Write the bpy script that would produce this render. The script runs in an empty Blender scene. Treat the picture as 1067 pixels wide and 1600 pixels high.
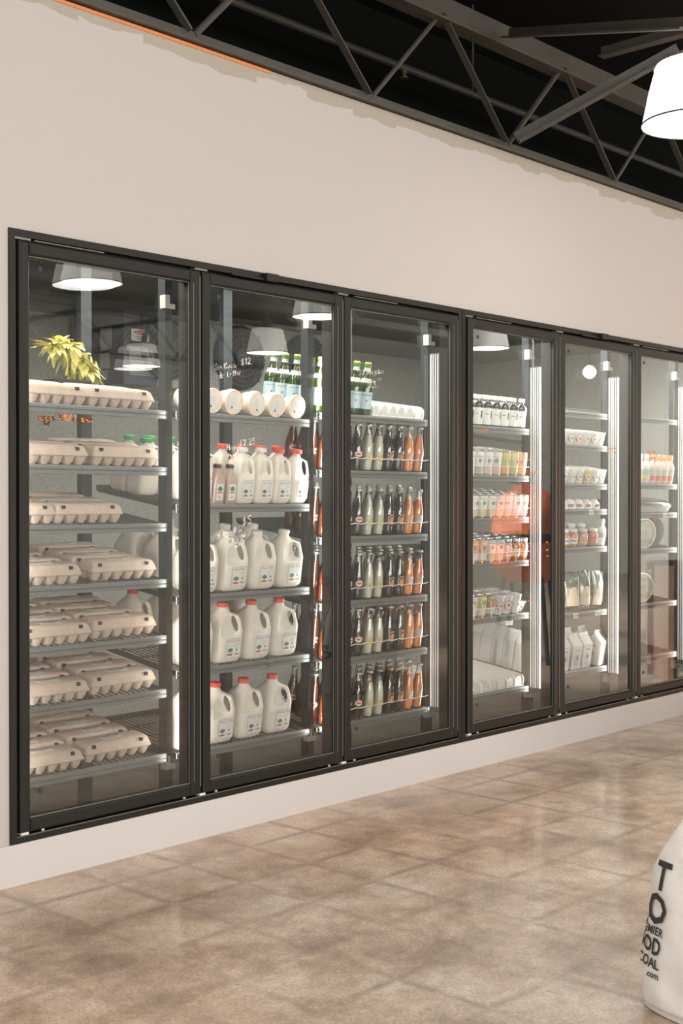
import bpy, bmesh, math, random
from mathutils import Vector, Matrix, noise
random.seed(7)
PI = math.pi
scene = bpy.context.scene
COL = scene.collection
ORD = ['top', 'second', 'third', 'fourth', 'fifth', 'sixth', 'seventh']

# ------------------------------------------------------------------ materials
def mat(name, col, rough=0.5, metal=0.0, spec=0.5, emit=None, estr=0.0, coat=0.0, sub=0.0, bump=0.0, bscale=40.0, var=0.0, vscale=6.0, trans=0.0):
    m = bpy.data.materials.new(name); m.use_nodes = True
    nt = m.node_tree; b = nt.nodes['Principled BSDF']
    b.inputs['Base Color'].default_value = (*col, 1)
    b.inputs['Roughness'].default_value = rough
    b.inputs['Metallic'].default_value = metal
    b.inputs['Specular IOR Level'].default_value = spec
    b.inputs['Coat Weight'].default_value = coat
    b.inputs['Transmission Weight'].default_value = trans
    if sub:
        b.inputs['Subsurface Weight'].default_value = sub
        b.inputs['Subsurface Radius'].default_value = (.02, .018, .014)
    if emit:
        b.inputs['Emission Color'].default_value = (*emit, 1)
        b.inputs['Emission Strength'].default_value = estr
    tc = None
    if bump or var:
        tc = nt.nodes.new('ShaderNodeTexCoord')
    if bump:
        n = nt.nodes.new('ShaderNodeTexNoise'); n.inputs['Scale'].default_value = bscale; n.inputs['Detail'].default_value = 4
        bp = nt.nodes.new('ShaderNodeBump'); bp.inputs['Strength'].default_value = bump; bp.inputs['Distance'].default_value = .01
        nt.links.new(tc.outputs['Object'], n.inputs['Vector'])
        nt.links.new(n.outputs['Fac'], bp.inputs['Height']); nt.links.new(bp.outputs['Normal'], b.inputs['Normal'])
    if var:
        n = nt.nodes.new('ShaderNodeTexNoise'); n.inputs['Scale'].default_value = vscale; n.inputs['Detail'].default_value = 5
        r = nt.nodes.new('ShaderNodeValToRGB')
        r.color_ramp.elements[0].position = .3; r.color_ramp.elements[1].position = .7
        r.color_ramp.elements[0].color = (*[c * (1 - var) for c in col], 1)
        r.color_ramp.elements[1].color = (*[min(1, c * (1 + var)) for c in col], 1)
        nt.links.new(tc.outputs['Object'], n.inputs['Vector'])
        nt.links.new(n.outputs['Fac'], r.inputs['Fac']); nt.links.new(r.outputs['Color'], b.inputs['Base Color'])
    return m

def glass(name, tint, base, fres, rough=0.0):
    """thin glass: straight transmission plus a mirror reflection"""
    m = bpy.data.materials.new(name); m.use_nodes = True
    nt = m.node_tree; nt.nodes.clear()
    out = nt.nodes.new('ShaderNodeOutputMaterial'); mix = nt.nodes.new('ShaderNodeMixShader')
    t = nt.nodes.new('ShaderNodeBsdfTransparent'); t.inputs['Color'].default_value = (*tint, 1)
    g = nt.nodes.new('ShaderNodeBsdfGlossy'); g.inputs['Roughness'].default_value = rough
    f = nt.nodes.new('ShaderNodeFresnel'); f.inputs['IOR'].default_value = 1.5
    ma = nt.nodes.new('ShaderNodeMath'); ma.operation = 'MULTIPLY_ADD'; ma.use_clamp = True
    ma.inputs[1].default_value = fres; ma.inputs[2].default_value = base
    nt.links.new(f.outputs[0], ma.inputs[0]); nt.links.new(ma.outputs[0], mix.inputs[0])
    nt.links.new(t.outputs[0], mix.inputs[1]); nt.links.new(g.outputs[0], mix.inputs[2])
    nt.links.new(mix.outputs[0], out.inputs['Surface'])
    return m

M = {}
M['black'] = mat('black_frame', (.010, .0097, .0075), .45, spec=.30, bump=.05, bscale=300)
M['blackedge'] = mat('black_gasket', (.004, .004, .004), .6)
M['edge'] = mat('aluminium_edge', (.20, .195, .16), .35, metal=.6)
M['clip'] = mat('white_clip', (.70, .66, .60), .5)
M['steel'] = mat('zinc_shelf', (.20, .205, .20), .5, metal=.3)
M['wire'] = mat('dark_wire', (.10, .105, .10), .45, metal=.3)
M['post'] = mat('slate_post', (.028, .035, .039), .5, metal=.2)
M['pulp'] = mat('egg_pulp', (.60, .475, .39), .95, spec=.2, bump=.35, bscale=220, var=.07, vscale=30)
M['hole'] = mat('carton_latch', (.03, .022, .018), .9)
M['paper'] = mat('white_paper', (.74, .72, .68), .7)
M['ink'] = mat('black_ink', (.025, .03, .028), .7)
M['greyink'] = mat('grey_ink', (.30, .29, .28), .7)
M['redink'] = mat('red_ink', (.55, .07, .045), .6)
M['greenink'] = mat('green_ink', (.06, .20, .10), .6)
M['milk'] = mat('milk_plastic', (.78, .72, .63), .38, sub=.0, spec=.4, bump=.03, bscale=60)
M['choc'] = mat('chocolate_milk', (.50, .36, .30), .35)
M['redcap'] = mat('red_cap', (.72, .075, .055), .4)
M['greencap'] = mat('green_cap', (.03, .30, .08), .4)
M['whitecap'] = mat('white_cap', (.76, .71, .63), .4)
M['blackcap'] = mat('black_cap', (.02, .02, .02), .4)
M['tub'] = mat('butter_tub', (.80, .66, .55), .45)
M['white'] = mat('white_plastic', (.78, .77, .73), .45)
M['cola'] = mat('cola_liquid', (.020, .014, .012), .12, coat=.4)
M['lemon'] = mat('lemon_liquid', (.80, .78, .64), .3, coat=.3)
M['dark'] = mat('dark_soda', (.012, .014, .016), .12, coat=.4)
M['orange'] = mat('orange_liquid', (1.0, .44, .16), .35, coat=.15)
M['amber'] = mat('brown_soda', (.16, .035, .012), .15, coat=.4)
M['shell'] = glass('clear_glass', (.98, .985, .98), .04, 1.0, .03)
M['greenglass'] = glass('green_glass', (.42, .60, .12), .05, .9, .03)
M['greenwater'] = mat('green_water', (.20, .30, .035), .15, coat=.5)
M['crown'] = mat('crown_cap', (.45, .43, .40), .35, metal=.6)
M['lemonlabel'] = mat('lemon_label', (.75, .58, .16), .5)
M['orangelabel'] = mat('orange_label', (.72, .32, .10), .5)
M['cream'] = mat('cream_label', (.78, .70, .52), .5)
M['pinklabel'] = mat('pink_label', (.78, .42, .38), .5)
M['bluelabel'] = mat('blue_label', (.50, .64, .66), .5)
M['gold'] = mat('gold_foil', (.62, .55, .10), .35)
M['greenfoil'] = mat('green_foil', (.08, .28, .03), .35)
M['silver'] = mat('can_top', (.62, .63, .63), .3, metal=.8)
M['pane'] = glass('door_glass', (.975, .985, .975), .06, .9, .004)
M['marker'] = mat('white_marker', (.85, .80, .72), .7)
M['omarker'] = mat('orange_marker', (.85, .27, .045), .7)
M['joist'] = mat('steel_joist', (.050, .046, .036), .55, var=.15, vscale=8)
M['deck'] = mat('black_deck', (.0042, .0048, .0040), .9, spec=.1)
M['navy'] = mat('navy_panel', (.014, .022, .048), .5)
M['fan'] = mat('fan_guard', (.022, .030, .050), .55)
M['vent'] = mat('vent_grey', (.26, .26, .24), .6)
M['kamado'] = mat('orange_enamel', (.95, .24, .09), .35, coat=.5)
M['wood'] = mat('cedar_slat', (.30, .15, .085), .6, var=.3, vscale=12)
M['wallgrey'] = mat('room_wall', (.70, .68, .62), .8)
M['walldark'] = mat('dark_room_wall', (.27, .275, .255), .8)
M['leaf'] = mat('yellow_leaf', (.86, .76, .26), .6, var=.25, vscale=25)
M['leafg'] = mat('green_leaf', (.60, .58, .16), .6, var=.3, vscale=25)
M['pot'] = mat('dark_planter', (.03, .025, .02), .7)
M['shade'] = mat('lamp_shade', (.85, .84, .80), .5, emit=(1.0, .965, .90), estr=1.25)
M['diffuser'] = mat('lamp_diffuser', (.85, .84, .80), .5, emit=(1.0, .955, .88), estr=14.0)
M['led'] = mat('led_lens', (.55, .55, .53), .5, emit=(1.0, .97, .90), estr=.34)
M['ledbright'] = mat('led_tube', (.8, .8, .8), .5, emit=(1.0, .98, .94), estr=3.5)
M['ledoff'] = mat('led_housing', (.13, .135, .13), .5)
M['film'] = glass('plastic_film', (.80, .82, .78), .10, .8, .15)
M['salad'] = mat('packed_cheese', (.34, .35, .29), .6, var=.3, vscale=30)
M['peach'] = mat('peach_label', (.74, .60, .47), .6)
M['net'] = mat('dark_produce', (.10, .12, .09), .7, var=.4, vscale=50)
M['grey'] = mat('grey_board', (.42, .42, .39), .7)
M['bagpaper'] = mat('bag_paper', (.74, .72, .67), .75, bump=.5, bscale=14)
M['soot'] = mat('bag_print', (.03, .032, .026), .7)
M['sprinkler'] = mat('brass', (.25, .2, .1), .35, metal=.7)
M['outlabel'] = mat('label_outline', (.30, .30, .31), .7)
M['outred'] = mat('label_outline_red', (.55, .20, .16), .7)
M['primer'] = mat('orange_lath', (.62, .22, .07), .8)

def stucco():
    m = mat('stucco_aluminium', (.40, .40, .365), .42, metal=.25, bump=.8, bscale=120, var=.22, vscale=110)
    return m
M['stucco'] = stucco()

def wall_material():
    m = bpy.data.materials.new('painted_drywall'); m.use_nodes = True
    nt = m.node_tree; b = nt.nodes['Principled BSDF']; L = nt.links.new
    b.inputs['Roughness'].default_value = .75; b.inputs['Specular IOR Level'].default_value = .3
    geo = nt.nodes.new('ShaderNodeNewGeometry'); sep = nt.nodes.new('ShaderNodeSeparateXYZ'); L(geo.outputs['Position'], sep.inputs[0])
    # unpainted strip under the top of the wall: ragged, stepped lower edge
    sx = nt.nodes.new('ShaderNodeMath'); sx.operation = 'MULTIPLY'; sx.inputs[1].default_value = 3.6; L(sep.outputs['X'], sx.inputs[0])
    fl = nt.nodes.new('ShaderNodeMath'); fl.operation = 'FLOOR'; L(sx.outputs[0], fl.inputs[0])
    wn = nt.nodes.new('ShaderNodeTexWhiteNoise'); wn.noise_dimensions = '1D'; L(fl.outputs[0], wn.inputs['W'])
    no = nt.nodes.new('ShaderNodeTexNoise'); no.inputs['Scale'].default_value = 5; no.inputs['Detail'].default_value = 3; L(geo.outputs['Position'], no.inputs['Vector'])
    a = nt.nodes.new('ShaderNodeMath'); a.operation = 'MULTIPLY_ADD'; a.inputs[1].default_value = .040; a.inputs[2].default_value = .004; L(wn.outputs['Value'], a.inputs[0])
    a2 = nt.nodes.new('ShaderNodeMath'); a2.operation = 'MULTIPLY_ADD'; a2.inputs[1].default_value = .075; L(no.outputs['Fac'], a2.inputs[0]); L(a.outputs[0], a2.inputs[2])
    th = nt.nodes.new('ShaderNodeMath'); th.operation = 'SUBTRACT'; th.inputs[0].default_value = 2.955; L(a2.outputs[0], th.inputs[1])
    gt = nt.nodes.new('ShaderNodeMath'); gt.operation = 'GREATER_THAN'; L(sep.outputs['Z'], gt.inputs[0]); L(th.outputs[0], gt.inputs[1])
    mx = nt.nodes.new('ShaderNodeMix'); mx.data_type = 'RGBA'
    mx.inputs['A'].default_value = (.425, .393, .366, 1); mx.inputs['B'].default_value = (.33, .30, .25, 1)
    L(gt.outputs[0], mx.inputs['Factor']); L(mx.outputs['Result'], b.inputs['Base Color'])
    n2 = nt.nodes.new('ShaderNodeTexNoise'); n2.inputs['Scale'].default_value = 160; L(geo.outputs['Position'], n2.inputs['Vector'])
    bp = nt.nodes.new('ShaderNodeBump'); bp.inputs['Strength'].default_value = .08; bp.inputs['Distance'].default_value = .004
    L(n2.outputs['Fac'], bp.inputs['Height']); L(bp.outputs['Normal'], b.inputs['Normal'])
    return m
M['wall'] = wall_material()
M['base'] = mat('painted_curb', (.52, .49, .465), .6, spec=.3)

def floor_material():
    m = bpy.data.materials.new('stained_concrete'); m.use_nodes = True
    nt = m.node_tree; b = nt.nodes['Principled BSDF']; L = nt.links.new
    geo = nt.nodes.new('ShaderNodeNewGeometry')
    def noi(scale, detail, rough=.6, dist=0.0):
        n = nt.nodes.new('ShaderNodeTexNoise'); n.inputs['Scale'].default_value = scale; n.inputs['Detail'].default_value = detail
        n.inputs['Roughness'].default_value = rough; n.inputs['Distortion'].default_value = dist
        L(geo.outputs['Position'], n.inputs['Vector']); return n
    big = noi(2.7, 9, .66, .25); fine = noi(14, 8, .7, .2); wide = noi(.55, 3)
    rp = nt.nodes.new('ShaderNodeValToRGB'); e = rp.color_ramp.elements
    e[0].position = .26; e[0].color = (.21, .125, .078, 1); e[1].position = .74; e[1].color = (.80, .655, .54, 1)
    k = e.new(.50); k.color = (.55, .40, .295, 1)
    L(big.outputs['Fac'], rp.inputs['Fac'])
    rp2 = nt.nodes.new('ShaderNodeValToRGB'); e = rp2.color_ramp.elements
    e[0].position = .32; e[0].color = (.62, .60, .58, 1); e[1].position = .68; e[1].color = (1.18, 1.16, 1.14, 1)
    L(fine.outputs['Fac'], rp2.inputs['Fac'])
    mu = nt.nodes.new('ShaderNodeMix'); mu.data_type = 'RGBA'; mu.blend_type = 'MULTIPLY'; mu.inputs['Factor'].default_value = .75
    L(rp.outputs['Color'], mu.inputs['A']); L(rp2.outputs['Color'], mu.inputs['B'])
    grain = noi(95, 6, .75); rp3 = nt.nodes.new('ShaderNodeValToRGB'); e = rp3.color_ramp.elements
    e[0].position = .30; e[0].color = (.45, .42, .40, 1); e[1].position = .70; e[1].color = (1.32, 1.31, 1.30, 1); L(grain.outputs['Fac'], rp3.inputs['Fac'])
    mu0 = mu; mu = nt.nodes.new('ShaderNodeMix'); mu.data_type = 'RGBA'; mu.blend_type = 'MULTIPLY'; mu.inputs['Factor'].default_value = .8
    L(mu0.outputs['Result'], mu.inputs['A']); L(rp3.outputs['Color'], mu.inputs['B'])
    tone = noi(.42, 3, .5, .6); rp4 = nt.nodes.new('ShaderNodeValToRGB'); e = rp4.color_ramp.elements
    e[0].position = .38; e[0].color = (1.06, .98, .90, 1); e[1].position = .60; e[1].color = (.93, .98, 1.0, 1); L(tone.outputs['Fac'], rp4.inputs['Fac'])
    mu1 = mu; mu = nt.nodes.new('ShaderNodeMix'); mu.data_type = 'RGBA'; mu.blend_type = 'MULTIPLY'; mu.inputs['Factor'].default_value = 1.0
    L(mu1.outputs['Result'], mu.inputs['A']); L(rp4.outputs['Color'], mu.inputs['B'])
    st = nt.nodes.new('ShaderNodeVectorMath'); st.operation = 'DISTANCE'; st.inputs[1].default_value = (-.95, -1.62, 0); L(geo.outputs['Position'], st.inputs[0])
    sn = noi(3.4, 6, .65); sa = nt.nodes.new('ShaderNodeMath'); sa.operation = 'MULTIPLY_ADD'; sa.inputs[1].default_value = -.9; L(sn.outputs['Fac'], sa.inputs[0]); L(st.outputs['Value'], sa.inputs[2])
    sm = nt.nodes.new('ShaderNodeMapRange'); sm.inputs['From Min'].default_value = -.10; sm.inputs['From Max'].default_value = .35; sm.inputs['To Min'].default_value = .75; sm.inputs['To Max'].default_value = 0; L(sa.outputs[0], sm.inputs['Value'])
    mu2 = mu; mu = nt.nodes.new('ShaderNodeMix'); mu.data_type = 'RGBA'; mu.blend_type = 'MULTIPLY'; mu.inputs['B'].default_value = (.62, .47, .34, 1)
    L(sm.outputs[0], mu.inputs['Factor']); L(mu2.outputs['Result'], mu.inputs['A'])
    # ghost grid left by old tiles (0.305 m)
    sep = nt.nodes.new('ShaderNodeSeparateXYZ')
    wob = nt.nodes.new('ShaderNodeVectorMath'); wob.operation = 'MULTIPLY_ADD'; wob.inputs[1].default_value = (.02, .02, 0)
    n3 = noi(3.0, 2); L(n3.outputs['Color'], wob.inputs[0]); L(geo.outputs['Position'], wob.inputs[2]); L(wob.outputs[0], sep.inputs[0])
    masks = []
    for ax, off in (('X', .045), ('Y', .830 - .01)):
        ad = nt.nodes.new('ShaderNodeMath'); ad.operation = 'ADD'; ad.inputs[1].default_value = off + 30 * .305; L(sep.outputs[ax], ad.inputs[0])
        md = nt.nodes.new('ShaderNodeMath'); md.operation = 'PINGPONG'; md.inputs[1].default_value = .1525; L(ad.outputs[0], md.inputs[0])
        mr = nt.nodes.new('ShaderNodeMapRange'); mr.inputs['From Min'].default_value = .002; mr.inputs['From Max'].default_value = .024
        mr.inputs['To Min'].default_value = 1; mr.inputs['To Max'].default_value = 0; L(md.outputs[0], mr.inputs['Value']); masks.append(mr)
    mxm = nt.nodes.new('ShaderNodeMath'); mxm.operation = 'MAXIMUM'; L(masks[0].outputs[0], mxm.inputs[0]); L(masks[1].outputs[0], mxm.inputs[1])
    br = nt.nodes.new('ShaderNodeMapRange'); br.inputs['From Min'].default_value = .46; br.inputs['From Max'].default_value = .66
    br.inputs['To Min'].default_value = .14; br.inputs['To Max'].default_value = .62; n4 = noi(1.3, 3); L(n4.outputs['Fac'], br.inputs['Value'])
    fm = nt.nodes.new('ShaderNodeMath'); fm.operation = 'MULTIPLY'; L(mxm.outputs[0], fm.inputs[0]); L(br.outputs[0], fm.inputs[1])
    mg = nt.nodes.new('ShaderNodeMix'); mg.data_type = 'RGBA'; mg.inputs['B'].default_value = (.12, .083, .058, 1)
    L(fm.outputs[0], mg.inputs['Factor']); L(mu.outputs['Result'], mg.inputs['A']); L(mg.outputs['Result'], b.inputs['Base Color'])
    rr = nt.nodes.new('ShaderNodeMapRange'); rr.inputs['From Min'].default_value = .3; rr.inputs['From Max'].default_value = .7
    rr.inputs['To Min'].default_value = .13; rr.inputs['To Max'].default_value = .36; L(wide.outputs['Fac'], rr.inputs['Value'])
    ra = nt.nodes.new('ShaderNodeMath'); ra.operation = 'MULTIPLY_ADD'; ra.inputs[1].default_value = .25; L(fine.outputs['Fac'], ra.inputs[0])
    L(rr.outputs[0], ra.inputs[2]); L(ra.outputs[0], b.inputs['Roughness'])
    b.inputs['Specular IOR Level'].default_value = .6; b.inputs['Coat Weight'].default_value = .55; b.inputs['Coat Roughness'].default_value = .16
    bp = nt.nodes.new('ShaderNodeBump'); bp.inputs['Strength'].default_value = .12; bp.inputs['Distance'].default_value = .004
    L(fine.outputs['Fac'], bp.inputs['Height']); L(bp.outputs['Normal'], b.inputs['Normal'])
    return m
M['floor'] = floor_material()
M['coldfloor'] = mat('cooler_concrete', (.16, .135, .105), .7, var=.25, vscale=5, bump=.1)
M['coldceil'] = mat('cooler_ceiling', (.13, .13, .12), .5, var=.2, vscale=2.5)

# ------------------------------------------------------------------ mesh builder
class MB:
    def __init__(s): s.v = []; s.f = []; s.mi = []; s.mats = []; s.cur = 0
    def use(s, name):
        if name not in s.mats: s.mats.append(name)
        s.cur = s.mats.index(name); return s
    def add(s, vs, fs, flip=False):
        o = len(s.v); s.v += [tuple(v) for v in vs]
        for f in fs:
            s.f.append(tuple(i + o for i in (reversed(f) if flip else f))); s.mi.append(s.cur)
        return s
    def box(s, x0, x1, y0, y1, z0, z1):
        s.add([(x0, y0, z0), (x1, y0, z0), (x1, y1, z0), (x0, y1, z0), (x0, y0, z1), (x1, y0, z1), (x1, y1, z1), (x0, y1, z1)],
              [(0, 3, 2, 1), (4, 5, 6, 7), (0, 1, 5, 4), (1, 2, 6, 5), (2, 3, 7, 6), (3, 0, 4, 7)]); return s
    def loft(s, rings, cap0=True, cap1=True):
        n = len(rings[0]); vs = [p for r in rings for p in r]; fs = []
        for i in range(len(rings) - 1):
            for j in range(n):
                k = (j + 1) % n; fs.append((i * n + j, i * n + k, (i + 1) * n + k, (i + 1) * n + j))
        if cap0: fs.append(tuple(reversed(range(n))))
        if cap1: fs.append(tuple(range((len(rings) - 1) * n, len(rings) * n)))
        return s.add(vs, fs)
    def lathe(s, prof, seg=20, cx=0, cy=0, cap0=True, cap1=True):
        return s.loft([[(cx + r * math.cos(2 * PI * j / seg), cy + r * math.sin(2 * PI * j / seg), z) for j in range(seg)] for r, z in prof], cap0, cap1)
    def rrect(s, levels, rad=.2, seg=4, cx=0, cy=0):
        """levels: (halfx, halfy, z[, radius])"""
        rings = []
        for lv in levels:
            hx, hy, z = lv[:3]; r = lv[3] if len(lv) > 3 else rad
            r = min(r, hx * .99, hy * .99); ring = []
            for q, (sx, sy) in enumerate(((1, 1), (-1, 1), (-1, -1), (1, -1))):
                for t in range(seg + 1):
                    a = q * PI / 2 + t / seg * PI / 2
                    ring.append((cx + sx * (hx - r) + r * math.cos(a), cy + sy * (hy - r) + r * math.sin(a), z))
            rings.append(ring)
        return s.loft(rings)
    def tube(s, pts, r, seg=6, closed=False):
        pts = [Vector(p) for p in pts]; rings = []
        for i, p in enumerate(pts):
            if i == 0: d = pts[1] - p
            elif i == len(pts) - 1: d = p - pts[i - 1]
            else: d = pts[i + 1] - pts[i - 1]
            d.normalize(); up = Vector((0, 0, 1)) if abs(d.z) < .9 else Vector((1, 0, 0))
            a = d.cross(up).normalized(); b = a.cross(d).normalized()
            rings.append([tuple(p + (a * math.cos(2 * PI * j / seg) + b * math.sin(2 * PI * j / seg)) * r) for j in range(seg)])
        return s.loft(rings)
    def bar(s, p, q, w, h):
        p = Vector(p); q = Vector(q); d = (q - p).normalized(); up = Vector((0, 0, 1)) if abs(d.z) < .95 else Vector((1, 0, 0))
        a = d.cross(up).normalized() * w / 2; b = a.cross(d).normalized() * h / 2
        return s.loft([[tuple(e + a + b), tuple(e - a + b), tuple(e - a - b), tuple(e + a - b)] for e in (p, q)])
    def angle(s, p, q, w=.05, t=.007):
        """steel angle: two flanges"""
        p = Vector(p); q = Vector(q); d = (q - p).normalized(); up = Vector((0, 0, 1)) if abs(d.z) < .95 else Vector((1, 0, 0))
        a = d.cross(up).normalized(); b = a.cross(d).normalized()
        for u0, u1, v0, v1 in ((0, w, 0, t), (0, t, t, w)):
            s.loft([[tuple(e + a * u + b * v) for u, v in ((u0, v0), (u1, v0), (u1, v1), (u0, v1))] for e in (p, q)])
        return s
    def poly(s, pts): return s.add(pts, [tuple(range(len(pts)))])
    def wrap(s, cx, cz, hw, hh, R, a0, n=7, round_=True):
        """disc or rectangle wrapped on a cylinder of radius R round z, centred at angle a0"""
        if round_:
            seg = 18; rings = [[], []]
            vs = [(R * math.cos(a0), R * math.sin(a0), cz)]
            for j in range(seg):
                u = hw * math.cos(2 * PI * j / seg); v = hh * math.sin(2 * PI * j / seg)
                vs.append((R * math.cos(a0 + u / R), R * math.sin(a0 + u / R), cz + v))
            return s.add(vs, [(0, 1 + j, 1 + (j + 1) % seg) for j in range(seg)])
        vs = []
        for i in range(n + 1):
            a = a0 + (i / n - .5) * 2 * hw / R
            vs += [(R * math.cos(a), R * math.sin(a), cz - hh), (R * math.cos(a), R * math.sin(a), cz + hh)]
        return s.add(vs, [(2 * i, 2 * i + 2, 2 * i + 3, 2 * i + 1) for i in range(n)])
    def mesh(s, name, smooth=False, angle=40):
        me = bpy.data.meshes.new(name); me.from_pydata(s.v, [], s.f)
        for n in s.mats: me.materials.append(M[n])
        for p, i in zip(me.polygons, s.mi): p.material_index = i; p.use_smooth = smooth
        me.update()
        if smooth:
            try: me.set_sharp_from_angle(angle=math.radians(angle))
            except Exception: pass
        return me
    def build(s, name, parent=None, smooth=False, angle=40):
        o = bpy.data.objects.new(name, s.mesh(name, smooth, angle)); COL.objects.link(o)
        if parent: o.parent = parent
        return o

def tag(o, label, cat, group=None, kind=None):
    if label: o['label'] = label
    if cat: o['category'] = cat
    if group: o['group'] = group
    if kind: o['kind'] = kind
    return o
def empty(name, loc=(0, 0, 0), rz=0.0):
    o = bpy.data.objects.new(name, None); o.empty_display_size = .05; COL.objects.link(o)
    o.location = loc; o.rotation_euler = (0, 0, rz); return o
def struct(o): o['kind'] = 'structure'; return o
def copy_tree(o, parent=None):
    c = o.copy(); COL.objects.link(c)
    if parent: c.parent = parent
    for ch in list(o.children): copy_tree(ch, c)
    return c
class Kind:
    """one kind of thing: the first placement uses the original, later ones copies"""
    def __init__(s, make): s.make = make; s.o = None
    def put(s, loc, label, cat, group=None, rz=0.0, tilt=0.0):
        if s.o is None: s.o = o = s.make()
        else: o = copy_tree(s.o)
        for k in ('group',):
            if k in o.keys(): del o[k]
        o.rotation_mode = 'ZYX'; o.rotation_euler = (tilt, 0, rz); o.location = loc
        return tag(o, label, cat, group)

def text_mesh(s, string, size, font_mat, bold=0.0):
    """returns (verts, faces) of flat lettering in XZ, left-bottom at 0"""
    cu = bpy.data.curves.new('tmp', 'FONT'); cu.body = string; cu.size = size; cu.offset = bold; cu.resolution_u = 2
    ob = bpy.data.objects.new('tmp', cu); COL.objects.link(ob)
    bpy.context.view_layer.update()
    dg = bpy.context.evaluated_depsgraph_get(); me = bpy.data.meshes.new_from_object(ob.evaluated_get(dg))
    vs = [(v.co.x, v.co.y) for v in me.vertices]; fs = [tuple(p.vertices) for p in me.polygons]
    bpy.data.objects.remove(ob); bpy.data.curves.remove(cu); bpy.data.meshes.remove(me)
    return vs, fs

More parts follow.
